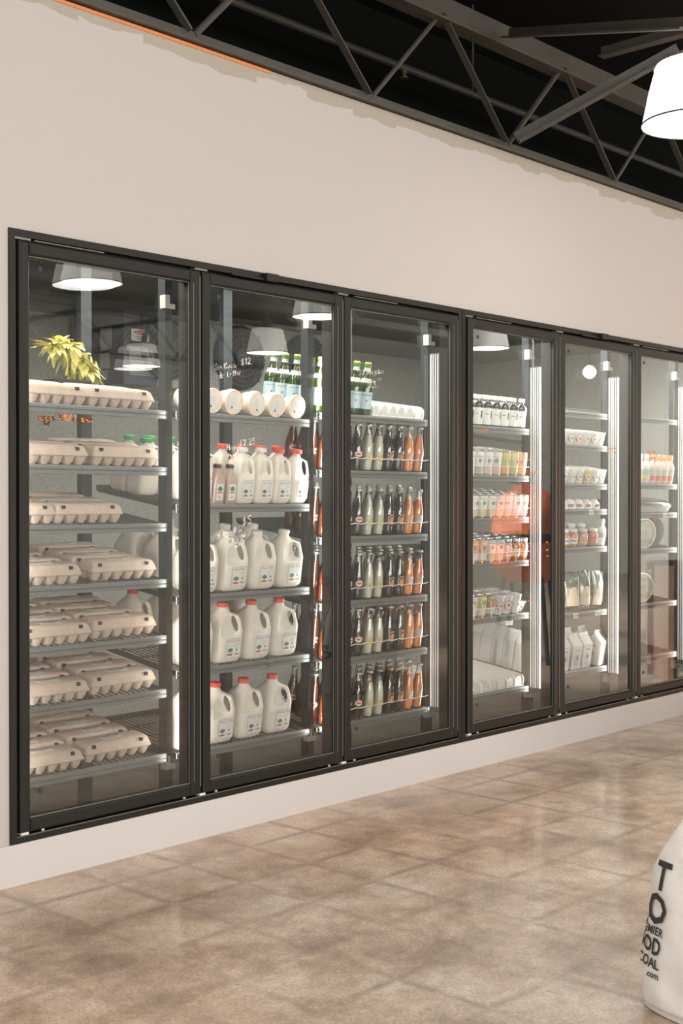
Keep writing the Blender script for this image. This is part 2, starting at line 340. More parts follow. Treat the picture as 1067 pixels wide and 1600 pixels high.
# single-stroke marker letters: x 0..w, y 0 baseline, .55 x-height, 1 cap
def arc(cx, cy, rx, ry, a0, a1, n=10):
    return [(cx + rx * math.cos(math.radians(a0 + (a1 - a0) * i / n)), cy + ry * math.sin(math.radians(a0 + (a1 - a0) * i / n))) for i in range(n + 1)]
G = {
 'a': (.5, [arc(.22, .27, .2, .27, 40, 330), [(.42, .52), (.42, .08), (.5, 0)]]),
 'c': (.45, [arc(.24, .27, .2, .27, 50, 310)]),
 'e': (.48, [[(.05, .28), (.42, .30)] + arc(.23, .27, .2, .28, 8, 310)]),
 'f': (.35, [arc(.28, .8, .13, .2, 40, 180, 5) + [(.15, 0)], [(.0, .5), (.32, .52)]]),
 'g': (.5, [arc(.22, .27, .19, .27, 30, 340), [(.42, .52), (.42, -.2)] + arc(.22, -.2, .2, .18, 0, -160, 6)]),
 'h': (.5, [[(.06, 1), (.06, 0)], [(.06, .3)] + arc(.24, .35, .18, .2, 170, 0, 6) + [(.42, 0)]]),
 'i': (.18, [[(.08, .5), (.08, 0)], [(.08, .72), (.09, .76)]]),
 'k': (.45, [[(.06, 1), (.06, 0)], [(.4, .55), (.08, .24), (.42, 0)]]),
 'l': (.2, [[(.08, 1), (.09, .05), (.16, 0)]]),
 'm': (.7, [[(.05, .52), (.05, 0)], [(.05, .35)] + arc(.19, .36, .14, .17, 160, 0, 5) + [(.33, 0)], [(.33, .35)] + arc(.47, .36, .14, .17, 160, 0, 5) + [(.61, 0)]]),
 'n': (.5, [[(.06, .54), (.06, 0)], [(.06, .32)] + arc(.24, .34, .17, .2, 170, 0, 6) + [(.41, 0)]]),
 'o': (.5, [arc(.23, .27, .2, .27, 90, 450, 12)]),
 'r': (.36, [[(.06, .54), (.06, 0)], [(.06, .32)] + arc(.23, .34, .16, .2, 170, 50, 5)]),
 's': (.42, [arc(.2, .41, .15, .13, 40, 230, 7) + arc(.2, .13, .16, .14, 70, -140, 7)]),
 't': (.38, [[(.18, .95), (.17, .05), (.28, 0)], [(0, .62), (.36, .66)]]),
 'u': (.5, [[(.05, .54), (.06, .14)] + arc(.22, .15, .16, .15, 190, 350, 6) + [(.4, .54), (.42, 0)]]),
 'w': (.65, [[(.02, .54), (.15, 0), (.3, .45), (.44, 0), (.6, .56)]]),
 'y': (.46, [[(.04, .54), (.22, .05)], [(.42, .54), (.12, -.35)]]),
 'z': (.45, [[(.04, .52), (.4, .52), (.05, .02), (.42, 0)]]),
 'd': (.5, [arc(.22, .27, .19, .27, 40, 330), [(.42, 1), (.42, 0)]]),
 'S': (.6, [arc(.3, .76, .22, .22, 30, 240, 8) + arc(.27, .25, .24, .27, 75, -150, 8)]),
 'O': (.72, [arc(.34, .5, .3, .5, 100, 460, 16)]),
 'B': (.62, [[(.08, 1), (.08, 0)], [(.05, .98)] + arc(.2, .75, .3, .24, 85, -85, 7) + arc(.2, .26, .36, .27, 80, -100, 8)]),
 'H': (.62, [[(.06, 1), (.06, 0)], [(.52, 1), (.52, 0)], [(.06, .5), (.52, .52)]]),
 'P': (.58, [[(.08, 1), (.08, 0)], [(.05, .97)] + arc(.2, .73, .32, .26, 80, -100, 8)]),
 'E': (.55, [arc(.3, .74, .22, .24, 50, 240, 7) + arc(.3, .25, .25, .26, 110, 320, 8)]),
 '$': (.56, [arc(.27, .7, .2, .18, 30, 240, 7) + arc(.26, .28, .22, .22, 75, -150, 7), [(.3, 1.08), (.24, -.1)]]),
 '/': (.4, [[(.36, 1.05), (.02, -.1)]]),
 '.': (.2, [[(.08, .0), (.1, .05)]]),
 "'": (.15, [[(.08, 1.0), (.06, .85)]]),
 '0': (.5, [arc(.23, .5, .19, .45, 90, 450, 12)]),
 '1': (.3, [[(.02, .78), (.16, 1), (.16, 0)]]),
 '2': (.52, [arc(.22, .74, .2, .24, 160, -30, 7) + [(.03, .02), (.5, .04)]]),
 '3': (.52, [[(.05, .95), (.42, .95), (.2, .6)] + arc(.2, .3, .26, .3, 80, -140, 8)]),
 '4': (.52, [[(.14, 1), (.04, .45), (.44, .5)], [(.36, .95), (.32, 0)]]),
 '5': (.52, [[(.48, .98), (.12, .95), (.08, .58)] + arc(.2, .3, .24, .3, 100, -130, 8)]),
 '6': (.52, [[(.38, 1), (.1, .5)] + arc(.24, .27, .19, .27, 160, 520, 12)]),
 '7': (.5, [[(.03, .95), (.46, .97), (.18, 0)]]),
 '~': (.6, [[(.02, .3), (.12, .6), (.2, .2), (.3, .55), (.36, .15), (.46, .5), (.55, .2)]]),
 ' ': (.4, []),
}
def stroke_text(mb, string, x, z, size, slope=0.0, w=.004, y=0.0, jit=.02, sx=1.0):
    """marker writing as flat ribbons in the plane y; slope raises the baseline"""
    rnd = random.Random(len(string) * 7 + int(x * 100))
    cx = x
    for ch in string:
        adv, lines = G.get(ch, G['~'])
        jx = rnd.uniform(-jit, jit); jz = rnd.uniform(-jit, jit); sc = size * rnd.uniform(.92, 1.08)
        for ln in lines:
            P = [(cx + (px + jx) * sc * sx, z + (cx - x) * slope + (pz + jz) * sc + px * sc * slope) for px, pz in ln]
            for (ax, az), (bx, bz) in zip(P, P[1:]):
                dx, dz = bx - ax, bz - az; l = math.hypot(dx, dz)
                if l < 1e-6: continue
                ex, ez = dx / l * w * .35, dz / l * w * .35; nx, nz = -dz / l * w / 2, dx / l * w / 2
                mb.poly([(ax - ex + nx, y, az - ez + nz), (ax - ex - nx, y, az - ez - nz), (bx + ex - nx, y, bz + ez - nz), (bx + ex + nx, y, bz + ez + nz)])
        cx += (adv + .12) * size * sx

# ------------------------------------------------------------------ camera
F_PX = 2000.0
YAW = math.atan2(1845, F_PX); PIT = math.atan2(20, F_PX)
CAM = Vector((-2.324, -3.616, 1.265))
cam_d = bpy.data.cameras.new('camera'); cam = bpy.data.objects.new('camera', cam_d); COL.objects.link(cam)
cam.location = CAM
fwd = Vector((math.cos(YAW) * math.cos(PIT), math.sin(YAW) * math.cos(PIT), -math.sin(PIT)))
cam.rotation_euler = fwd.to_track_quat('-Z', 'Y').to_euler()
cam_d.sensor_fit = 'VERTICAL'; cam_d.sensor_height = 36; cam_d.lens = 36 * F_PX / 1600
cam_d.clip_end = 60
scene.camera = cam
_R = Vector((math.sin(YAW), -math.cos(YAW), 0)); _U = _R.cross(fwd)
def at(px, py, Y):
    """point of the plane y = Y seen at a pixel of the photograph"""
    r = fwd + _R * ((px - 533.5) / F_PX) + _U * ((800 - py) / F_PX)
    return CAM + r * ((Y - CAM.y) / r.y)

# ------------------------------------------------------------------ setting
WT = 2.942            # top of the wall
XL, XR, YF = -8.0, 17.0, -11.0
CE = 4.05
FX0, FX1, FZ0, FZ1 = 0.0, 4.84, .138, 2.146      # the opening with both cooler frames
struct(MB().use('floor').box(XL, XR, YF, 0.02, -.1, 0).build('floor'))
w = MB().use('wall')
w.box(XL, FX0 + .01, 0, .1, 0, WT); w.box(FX1 - .01, XR, 0, .1, 0, WT)
w.box(FX0 + .01, FX1 - .01, 0, .1, FZ1 - .01, WT); w.box(FX0 + .01, FX1 - .01, 0, .1, 0, FZ0 + .01)
struct(w.build('wall_front'))
struct(MB().use('base').box(XL, XR, -.006, -.0005, .0, FZ0 - .002).build('baseboard_front'))
struct(MB().use('primer').box(-.7, 1.18, -.004, -.0005, WT - .012, WT).build('trim_1'))
struct(MB().use('deck').box(XL, XR, YF, 1.2, CE, CE + .1).build('ceiling'))
struct(MB().use('deck').box(XL, XR, 1.2, 1.3, 2.45, CE).build('wall_above_cooler'))
struct(MB().use('wallgrey').box(XR - .1, XR, YF, 0, 0, CE).build('wall_right'))
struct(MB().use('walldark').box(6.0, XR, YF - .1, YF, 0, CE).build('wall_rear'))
# shop windows behind and left of the camera (rear wall piers, sill and head)
ww = MB().use('wallgrey')
ww.box(XL, 6.0, YF - .1, YF, 0, .5); ww.box(XL, 6.0, YF - .1, YF, 3.0, CE)
for x in (XL, -4.6, -1.2, 2.2, 5.6): ww.box(x, x + .4, YF - .1, YF, .5, 3.0)
struct(ww.build('wall_shopfront'))
wl = MB().use('wallgrey')
wl.box(XL - .1, XL, YF, 0, 0, .4); wl.box(XL - .1, XL, YF, 0, 3.1, CE)
for y in (YF, -7.5, -4.0, -.4): wl.box(XL - .1, XL, y, y + .4, .4, 3.1)
struct(wl.build('wall_left'))
# cooler room
CY, CZ = 2.42, 2.30
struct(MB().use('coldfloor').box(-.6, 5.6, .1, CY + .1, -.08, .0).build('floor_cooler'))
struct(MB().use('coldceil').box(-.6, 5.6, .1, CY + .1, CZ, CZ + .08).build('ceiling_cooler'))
struct(MB().use('stucco').box(-.6, 5.6, CY, CY + .1, 0, CZ).build('wall_cooler_rear'))
struct(MB().use('stucco').box(-.7, -.6, .1, CY + .1, 0, CZ).build('wall_cooler_left'))
struct(MB().use('stucco').box(5.6, 5.7, .1, CY + .1, 0, CZ).build('wall_cooler_right'))

# ------------------------------------------------------------------ roof steel
def joist():
    r = empty('roof_joist', (0, .03, WT))
    b = MB().use('joist'); z0 = .004
    b.angle((-3.2, 0, z0), (9.2, 0, z0), .055, .008); b.angle((-3.2, .055, z0 + .055), (9.2, .055, z0 + .055), -.0, .0) if 0 else None
    b.box(-3.2, 9.2, .012, .024, z0, z0 + .06)
    b.build('bottom_chord', r)
    t = MB().use('joist'); t.box(-3.2, 9.2, -.045, .045, .500, .512); t.box(-3.2, 9.2, -.012, -.004, .512, .62); t.box(-3.2, 9.2, .004, .012, .512, .62)
    t.build('top_chord', r)
    for k in range(-4, 9):
        xb = .8 + k; xt = xb + .485
        MB().use('joist').tube([(xb + .02, 0, .05), (xt, 0, .53)], .011 if k % 2 else .014, 8).build('web_bar', r, True)
        m = MB().use('joist'); m.angle((xt, .0, .53), (xb + 1 - .02, .0, .05), .034, .007); m.build('web_bar', r)
    return tag(r, 'dark steel truss running along the top of the white wall', 'roof truss')
joist_o = joist()
for y, lb in ((-4.6, 'dark steel truss mirrored across the top of the first doors'), (-8.4, 'far dark steel truss mirrored faintly in the first cooler door')):
    o = copy_tree(joist_o); o.location.y = y; tag(o, lb, 'roof truss')
def cross_joist(x, first=[None]):
    if first[0] is None:
        r = empty('purlin', (x, 0, 3.58))
        b = MB().use('joist'); b.box(-.03, .03, -10.9, -.05, 0, .007); b.box(-.004, .004, -10.9, -.05, .007, .055)
        b.build('beam', r); first[0] = r; o = r
    else:
        o = copy_tree(first[0]); o.location.x = x
    return o
for i, x in enumerate((1.15, 2.35, 3.55, 4.75, 5.95, 7.15, 8.35)):
    tag(cross_joist(x), ['dark roof purlin furthest left, above the first cooler doors', 'second dark roof purlin from the left, crossing above the wall truss', 'third dark roof purlin, crossing the top corner beside the lamp',
        'fourth dark roof purlin, just beyond the lamp near the wall', 'fifth dark roof purlin deep in the ceiling', 'sixth dark roof purlin, only in the door reflections', 'last dark roof purlin, only in the door reflections'][i], 'roof beam', 'roof purlins')
pb = at(1064, 86, -.62)
o = MB().use('joist').angle((2.83, -.03, 2.985), tuple(pb), .06, .008).build('roof_brace')
tag(o, 'dark diagonal angle brace rising from the wall truss toward the lamp', 'roof brace')
pa, pb = at(796, 60, -.05), at(1080, 47, -1.5)
o = MB().use('joist').angle(tuple(pa), tuple(pb), .045, .008).build('roof_brace')
tag(o, 'thin dark brace lying almost level above the diagonal brace', 'roof brace')
# dark pipe and sprinkler in the roof void
o = empty('sprinkler_pipe', (2.9, .75, 3.55))
MB().use('joist').tube([(-3, 0, 0), (4, 0, 0)], .02, 8).build('pipe', o, True)
MB().use('sprinkler').lathe([(.008, 0), (.014, -.01), (.014, -.03), (.006, -.035), (.006, -.05), (.022, -.052), (.022, -.056)], 10).build('sprinkler_head', o, True)
for hx in (-2.2, .6, 3.2): MB().use('joist').tube([(hx, 0, .015), (hx, 0, CE - 3.55)], .006, 6).build('hanger_rod', o)
tag(o, 'dark sprinkler pipe with a small brass head behind the truss', 'sprinkler pipe')

# ------------------------------------------------------------------ pendant lamps
def make_lamp():
    r = empty('pendant_lamp')
    MB().use('shade').lathe([(.228, .0), (.226, .012), (.214, .07), (.200, .14), (.184, .20), (.176, .228), (.178, .236), (.170, .250), (.140, .262), (.07, .268), (.05, .27)], 48, cap0=False).build('lamp_shade', r, True, 60)
    MB().use('blackedge').lathe([(.2285, -.004), (.231, -.004), (.231, .003), (.2285, .003), (.2285, -.004)], 48, cap0=False, cap1=False).build('rim_band', r)
    MB().use('diffuser').lathe([(.02, -.001), (.226, -.001), (.226, .001), (.02, .001)], 48).build('diffuser', r)
    MB().use('joist').lathe([(.055, .262), (.055, .34), (.04, .36), (.012, .365), (.012, 1.17)], 16).build('stem', r, True)
    return r
LAMP = Kind(make_lamp)
LZ = 1.265 + 1.60
lamps = [((2.72, -1.02), 'large white pendant lamp under the dark trusses near the wall'),
         ((3.40, -4.19), 'white pendant lamp mirrored at the top of the first cooler door'),
         ((5.79, -4.15), 'white pendant lamp mirrored at the top right of the second cooler door'),
         ((7.42, -6.48), 'white pendant lamp mirrored above the butter tubs in the second cooler door'),
         ((7.37, -8.60), 'white pendant lamp mirrored above the eggs in the first cooler door'),
         ((8.70, -4.45), 'white pendant lamp mirrored at the top left of the fourth cooler door')]
for (x, y), lb in lamps: LAMP.put((x, y, LZ), lb, 'lamp', 'white pendant lamps')

gl = empty('globe_lamp', (11.6, -5.0, 2.86))
MB().use('diffuser').lathe([(.01, -.085), (.05, -.07), (.08, -.03), (.085, .0), (.08, .03), (.05, .07), (.02, .085)], 20).build('globe', gl, True, 80)
MB().use('joist').lathe([(.02, .085), (.02, .11), (.006, .115), (.006, 1.18)], 10).build('stem', gl)
tag(gl, 'small round glowing lamp mirrored at the top of the fifth cooler door', 'lamp')

# ------------------------------------------------------------------ cooler frames and doors
MUL = [.818, 1.596, 2.41, 3.224, 3.992, 4.80]
def make_frame(x0, x1, mulls, leds, label):
    r = empty('cooler_frame', (x0, 0, FZ0))
    W = x1 - x0; H = FZ1 - FZ0; b = MB().use('black')
    t = .024; y0 = -.008; y1 = .09
    b.box(0, t, y0, y1, 0, H); b.box(W - t, W, y0, y1, 0, H); b.box(t, W - t, y0, y1, H - t, H); b.box(t, W - t, y0, y1, 0, t)
    b.box(t, W - t, .03, y1, t, t + .035); b.box(t, W - t, .03, y1, H - t - .035, H - t)
    b.box(t, t + .02, .03, y1, t, H - t); b.box(W - t - .02, W - t, .03, y1, t, H - t)
    b.build('outer_frame', r)
    for m in mulls:
        MB().use('blackedge').box(m - x0 - .03, m - x0 + .03, .03, .085, t, H - t).build('mullion', r)
    e = MB().use('edge'); e.box(t, W - t, y0 - .001, y0 + .001, t - .004, t - .001); e.build('edge_line', r)
    # white clips and bolts along the sill and head
    for m in [x0 + .05] + mulls:
        c = MB().use('clip'); lx = m - x0
        c.box(lx - .012, lx + .016, -.012, .02, t + .001, t + .009); c.build('sill_clip', r)
        for bx in (lx + .076, lx - .08):
            if bx > .03: MB().use('clip').lathe([(.005, t + .001), (.006, t + .004), (.004, t + .008)], 8, bx, -.003).build('sill_bolt', r, True)
        c = MB().use('edge'); c.box(lx - .03, lx + .03, -.010, .02, H - t - .009, H - t - .002); c.build('hinge_plate', r)
    for lx, on in leds:
        lx -= x0
        h = MB().use('ledoff'); h.box(lx - .030, lx + .030, .082, .150, .13, H - .2); hs = h.build('light_strip', r)
        for k, (ya, yb) in enumerate(((.083, .091), (.100, .1045), (.1135, .118), (.127, .1315), (.1405, .146))):
            L_ = MB().use(('ledbright' if k == 0 else 'led') if on else 'ledoff')
            for s in (-1, 1):
                xx = lx + s * .033
                L_.box(min(xx, lx + s * .030), max(xx, lx + s * .030), ya, yb, .155, H - .205)
            L_.build('lens', hs)
    return tag(r, label, 'cooler frame')
make_frame(0.0, 2.408, MUL[:2], [(2.40, True)], 'black steel frame round the three cooler doors with eggs, milk and soda')
make_frame(2.412, 4.84, MUL[3:5], [(3.224, True), (3.992, True), (4.795, True)], 'black steel frame round the three cooler doors right of the soda')

DOORS = [(.032, .812), (.820, 1.592), (1.600, 2.372), (2.448, 3.220), (3.228, 3.988), (3.996, 4.782)]
def make_door(x0, x1, label, closer):
    z0, z1 = FZ0 + .032, FZ1 - .036
    r = empty('cooler_door', (x0, -.004, z0)); W = x1 - x0; H = z1 - z0
    s, sr = .040, .050
    def rail(name, a, b, c, d):
        # bevelled rail section
        m = MB().use('black'); e = .007
        m.loft([[(a, 0, c), (b, 0, c), (b, 0, d), (a, 0, d)], [(a + .001, -.008, c + .001), (b - .001, -.008, c + .001), (b - .001, -.008, d - .001), (a + .001, -.008, d - .001)],
                [(a + e, -.014, c + e), (b - e, -.014, c + e), (b - e, -.014, d - e), (a + e, -.014, d - e)]])
        m.box(a, b, 0, .026, c, d)
        return m
    f = MB()
    for a, b, c, d in ((0, s, 0, H), (W - sr, W, 0, H), (s, W - sr, H - .046, H), (s, W - sr, 0, .044)):
        m = rail('x', a, b, c, d); f.use('black'); f.add(m.v, m.f)
    f.build('door_frame', r)
    e = MB().use('edge'); e.box(W - .010, W - .006, -.0155, -.010, .03, H - .02); e.box(W - sr + .010, W - sr + .0125, -.0155, -.012, .05, H - .05); e.build('pull_edge', r)
    e = MB().use('edge'); g = .004
    e.box(s, W - sr, -.003, .0, .044, .044 + g); e.box(W - sr - g * .7, W - sr, -.003, .0, .048, H - .05); e.box(s, W - sr, -.003, 0, H - .048, H - .046)
    e.build('gasket', r)
    p = MB().use('pane'); a, b, c, d = s - .004, W - sr + .004, .040, H - .042
    p.poly([(a, .002, c), (b, .002, c), (b, .002, d), (a, .002, d)]); p.build('glass_pane', r)
    p = MB().use('pane')
    p.poly([(a, .0135, c), (b, .0160, c), (b, .0195, d), (a, .0170, d)]); p.build('glass_pane', r)
    MB().use('ink').box(s + .042, s + .056, -.0005, .0015, H - .09, H - .075).build('corner_sticker', r); MB().use('ink').box(s + .040, s + .054, -.0005, .0015, .118, .133).build('corner_sticker', r)
    if closer:
        c = MB().use('black'); cx = closer; c.box(cx - .03, cx + .035, -.034, -.001, H + .002, H + .032); c.box(cx - .20, cx - .03, -.020, -.006, H + .004, H + .012)
        c.build('door_closer', r)
    else:
        c = MB().use('edge'); c.box(.06, .34, -.012, -.004, H + .003, H + .006); c.build('hinge_arm', r)
    return tag(r, label, 'cooler door', 'glass cooler doors')
dl = ['leftmost black framed glass cooler door, in front of the egg cartons', 'second black framed glass cooler door, in front of the milk jugs', 'third black framed glass cooler door, in front of the soda bottles',
      'fourth black framed glass cooler door, in front of the cans and yogurts', 'fifth black framed glass cooler door, in front of jars and three milk cartons', 'rightmost black framed glass cooler door, cut by the edge of the photo']
doors = [make_door(a, b, dl[i], {1: .34, 4: .39}.get(i)) for i, (a, b) in enumerate(DOORS)]
def writing(i, lines, m):
    """lines: (string, px, py, height px, slope, pen); pixels are where the ink sits on the pane"""
    d = doors[i]; mb = MB().use(m)
    for st, px, py, hpx, slope, pen, sx in lines:
        p = at(px, py, -.004); dist = (p - CAM).dot(fwd)
        stroke_text(mb, st, p.x - d.location.x, p.z - d.location.z, hpx * dist / F_PX, slope, pen, .0012, sx=sx)
    mb.build('marker_writing', d)
writing(0, [('eggs $4/dozen', 60, 655, 9.5, .0, .0040, 1.42), ('oo', 69, 664, 6, .0, .0034, 1.5)], 'omarker')
writing(1, [('Southern', 336, 577.5, 8.2, .17, .0032, 1.16), ('$12', 377, 570, 9.5, .16, .0032, 1.35), ('Oaks Butter', 335.5, 592, 8.2, .20, .0032, 1.06),
            ('Hny', 354.5, 703, 8, .08, .0030, 1.3), ('$7.25', 374, 698, 9.5, .16, .0030, 1.3),
            ('Half gallons', 340, 843, 8.5, .26, .0030, 1.05), ('$5', 379, 821, 11, .25, .0030, 1.4), ('of raw', 358, 849, 8, .28, .0030, 1.3), ('milk', 368, 855, 8, .28, .0030, 1.3)], 'marker')
writing(2, [('S.Pellegrino', 561, 586, 8.5, .12, .0032, 1.15), ('$3.', 575, 606, 10, .08, .0034, 1.6), ('00', 591, 595, 4.5, .1, .0030, 1.6)], 'marker')
writing(3, [('~~~', 752, 674, 6, .05, .003, 1.6), ('Soda', 822, 743, 8, .1, .0032, 1.6), ('~~~', 750, 879, 6, .08, .0030, 2.2), ('~~', 824, 941, 5, .1, .0030, 2.2), ('~', 853, 850, 6, .2, .003, 2), ('~', 853, 862, 6, .2, .003, 2), ('~', 854, 871, 5, .2, .003, 1.6)], 'omarker')
writing(4, [('~~~', 949, 703, 5, .06, .0034, 2.6), ('~', 960, 709, 5, .1, .0034, 2)], 'omarker')
writing(5, [('~~~', 1011, 708, 5.5, .0, .004, 2.3), ('~~', 1017, 717, 5, .0, .0036, 2.4), ('6', 1021, 819, 8, .1, .004, 1.6)], 'omarker')

# ------------------------------------------------------------------ shelf posts and shelves
TILT = math.atan(.15); ct, st_ = math.cos(TILT), math.sin(TILT)
def make_post():
    r = empty('shelf_post')
    b = MB().use('post'); b.box(-.017, .017, 0, .042, 0, CZ - .002)
    b.build('upright', r)
    for z in (.235, 1.99):
        c = MB().use('clip')
        c.loft([[(x, y, zz) for x, zz in ((-.026, z), (.022, z), (.022, z + .018), (-.004, z + .018), (-.004, z + .05), (-.026, z + .05))] for y in (.02, -.012)])
        c.build('white_bracket', r)
    return r
POST = Kind(make_post)
def make_rear_post():
    r = empty('shelf_post'); MB().use('post').box(-.026, .026, 0, .03, 0, CZ - .002).build('upright', r); return r
RPOST = Kind(make_rear_post)
pn = ['front left of the eggs', 'between the eggs and the milk', 'between the milk and the soda', 'between the soda and the cans', 'between the cans and the jars', 'behind the right cooler door']
for i, x in enumerate([.03] + [.818, 1.596, 2.405, 3.236, 4.012]):
    POST.put((x, .178, 0), 'dark shelf post with white brackets ' + pn[i], 'shelf post', 'front shelf posts')
    RPOST.put((x, .70, 0), 'plain dark rear shelf post ' + pn[i], 'shelf post', 'rear shelf posts')
POST.put((4.80, .178, 0), 'dark shelf post with white brackets at the right photo edge', 'shelf post', 'front shelf posts')
DEPTH = .50
def make_shelf(w, color='steel'):
    r = empty('wire_shelf')
    # front rail: shallow extruded channel
    b = MB().use('steel'); b.loft([[(x, y, z) for y, z in ((0, 0), (-.004, -.006), (-.004, -.014), (.0, -.017), (-.003, -.021), (-.003, -.031), (.008, -.032), (.012, -.008), (.012, 0))] for x in (0, w)])
    b.build('front_rail', r)
    n = int(w / .026); m = MB().use('wire')
    for k in range(n + 1):
        x = .008 + k * (w - .016) / n; m.bar((x, .008, -.004), (x, .008 + DEPTH * ct, -.004 + DEPTH * st_), .0045, .0045)
    for q in (.25, .5, .75): m.bar((0, .008 + DEPTH * ct * q, -.008 + DEPTH * st_ * q), (w, .008 + DEPTH * ct * q, -.008 + DEPTH * st_ * q), .005, .005)
    m.build('wire_deck', r)
    for x in (.004, w - .004):
        MB().use('wire').bar((x, .01, -.012), (x, .008 + DEPTH * ct, -.012 + DEPTH * st_), .008, .022).build('side_rail', r)
    MB().use('wire').bar((0, .012 + DEPTH * ct, DEPTH * st_ - .006), (w, .012 + DEPTH * ct, DEPTH * st_ - .006), .012, .022).build('rear_rail', r)
    return r
SX = [(.055, .795), (.845, 1.572), (1.622, 2.360), (2.470, 3.222), (3.275, 3.998), (4.045, 4.775)]
SZ = [[1.600, 1.386, 1.174, .962, .750, .545, .300], [1.602, 1.245, .893, .608, .291], [1.637, 1.391, 1.102, .818, .570, .288],
      [1.628, 1.385, 1.174, .952, .680, .300], [1.742, 1.562, 1.350, 1.210, 1.003, .649, .333], [1.745, 1.356, 1.185, .973, .652, .341]]
WHAT = ['eggs', 'milk jugs', 'sodas', 'cans', 'jars', 'rightmost door']
SHELVES = {}
SK = {}
sd = ['first', 'second', 'third', 'fourth', 'fifth', 'sixth']
def shelf_word(d, k): return 'bottom' if k == len(SZ[d]) - 1 else ORD[k]
for d in range(6):
    w = SX[d][1] - SX[d][0]; key = round(w, 3)
    if key not in SK: SK[key] = Kind(lambda w=w: make_shelf(w))
    for k, z in enumerate(SZ[d]):
        SHELVES[d, k] = SK[key].put((SX[d][0], .160, z), '%s grey wire shelf behind the %s cooler door' % (shelf_word(d, k), sd[d]), 'shelf', 'tilted wire shelves in the cooler')
def deck(d, k, x, s, lift=0.0):
    """point on the tilted deck of shelf k behind door d, s metres back from the rail"""
    z = SZ[d][k] - .0012
    return (x, .168 + s * ct - lift * st_, z + s * st_ + lift * ct)

def guard(d, k, x0, x1, pitch, h, verticals=False, y=-.004):
    """white wire guard clipped to the front of a shelf: a part of the shelf"""
    sh = SHELVES[d, k]; mb = MB().use('white'); lx0, lx1 = x0 - sh.location.x, x1 - sh.location.x
    n = max(2, round((lx1 - lx0) / pitch)); pts = []
    for i in range(n * 6 + 1):
        t = i / (n * 6); a = (i % 6) / 6 * PI
        pts.append((lx0 + (lx1 - lx0) * t, -.006 + .004 * math.sin(a), h - (.0 if verticals else .005) * math.sin(a)))
    mb.tube(pts, .0022, 5)
    if verticals:
        for i in range(n + 1):
            x = lx0 + (lx1 - lx0) * i / n
            mb.tube([(x, -.006, -.004), (x, -.007, h), (x - .001, -.004, h * 1.75), (x, .012, h * 1.95)], .0026, 5)
    mb.build('wire_guard', sh)

# ------------------------------------------------------------------ egg cartons
def make_carton(sticker):
    r = empty('egg_carton'); L, D = .148, .052
    b = MB().use('pulp')
    for i in range(6):
        for j in range(2):
            cx = -L + .0247 + i * .0493; cy = -.0255 + j * .051
            b.rrect([(.013, .014, 0), (.0185, .019, .012), (.0235, .0245, .033)], .012, 3, cx, cy)
    b.rrect([(L + .001, D + .001, .031), (L + .003, D + .003, .033), (L + .003, D + .003, .0345)], .012, 3)
    b.build('carton_base', r, True, 50)
    l = MB().use('pulp')
    l.rrect([(L + .002, D + .002, .0346, .012), (L + .0035, D + .0035, .0355, .012), (L + .002, D + .0015, .0385, .012), (L - .004, D - .005, .055, .013), (L - .008, D - .010, .064, .014), (L - .016, D - .018, .069, .014), (L - .03, D - .030, .0705, .012)], .012, 4)
    l.build('lid', r, True, 50)
    for x in (-.115, .1):
        MB().use('hole').box(x - .007, x + .007, -D + .0005, -D + .012, .053, .0645).build('latch_hole', r)
    if sticker:
        s = MB().use('paper'); s.box(-.045, .045, -.018, .016, .0705, .0711)
        s.use('ink'); s.box(-.04, .04, .0085, .0135, .0711, .0715)
        s.use('greyink'); 
        for q in range(3): s.box(-.036, .01 + .008 * q, -.012 + q * .006, -.010 + q * .006, .0711, .0714)
        s.build('lid_sticker', r)
    return r
EGG = [Kind(lambda: make_carton(False)), Kind(lambda: make_carton(True))]
RROW = ['front', 'second', 'third', 'fourth', 'fifth']
right_edge = [.748, .766, .618, .776, .776, .772, .748]
left_edge = [.446, .446, .325, .418, .460, .449, .424]
nr = [(2, 2), (3, 2), (3, 4), (5, 3), (5, 4), (4, 4), (5, 4)]
for k in range(7):
    for col, edge, n in ((0, right_edge[k], nr[k][0]), (1, left_edge[k], nr[k][1])):
        s0 = .062 if not (col == 0 and k in (3, 4, 5, 6)) else .085
        if k == 2: s0 = .085
        for row in range(n):
            x = edge - .152 + random.uniform(-.012, .010) * (row > 0); s = s0 + row * .110
            if s > .46: continue
            stk = k >= 3 or (row == 1 and k == 2)
            EGG[1 if stk else 0].put(deck(0, k, x, s), '%sgrey egg carton, %s row, %s column, %s egg shelf' % ('stickered ' if stk else '', RROW[row], ['right', 'left'][col], shelf_word(0, k)),
                'egg carton', 'egg cartons behind the first cooler door', random.uniform(-.03, .03) * (row > 0), TILT)
    if k in (0, 1, 4, 5, 6) or True:
        x = left_edge[k] - .152 - .312
        if x - .15 > .05:
            pass

# yellow flowering plant in a dark planter behind the top egg row
r = empty('potted_plant', (.55, .46, 1.655))
MB().use('pot').rrect([(.07, .05, 0), (.085, .058, .055), (.087, .06, .06), (.08, .05, .058)], .02, 4).build('planter', r, True)
def leaf(mb, base, d, L, wd, droop):
    base = Vector(base); d = Vector(d).normalized(); side = d.cross(Vector((0, 0, 1)))
    side = side.normalized() if side.length > .01 else Vector((1, 0, 0)); n = 6; vs = []
    for i in range(n + 1):
        t = i / n; p = base + d * L * t + Vector((0, 0, -droop * t * t)); w = wd * math.sin(PI * min(1, .12 + t * .88)) ** .8
        up = side.cross(d) * (.25 * w)
        vs += [tuple(p - side * w + up), tuple(p), tuple(p + side * w + up)]
    fs = []
    for i in range(n): fs += [(3 * i, 3 * i + 1, 3 * i + 4, 3 * i + 3), (3 * i + 1, 3 * i + 2, 3 * i + 5, 3 * i + 4)]
    mb.add(vs, fs)
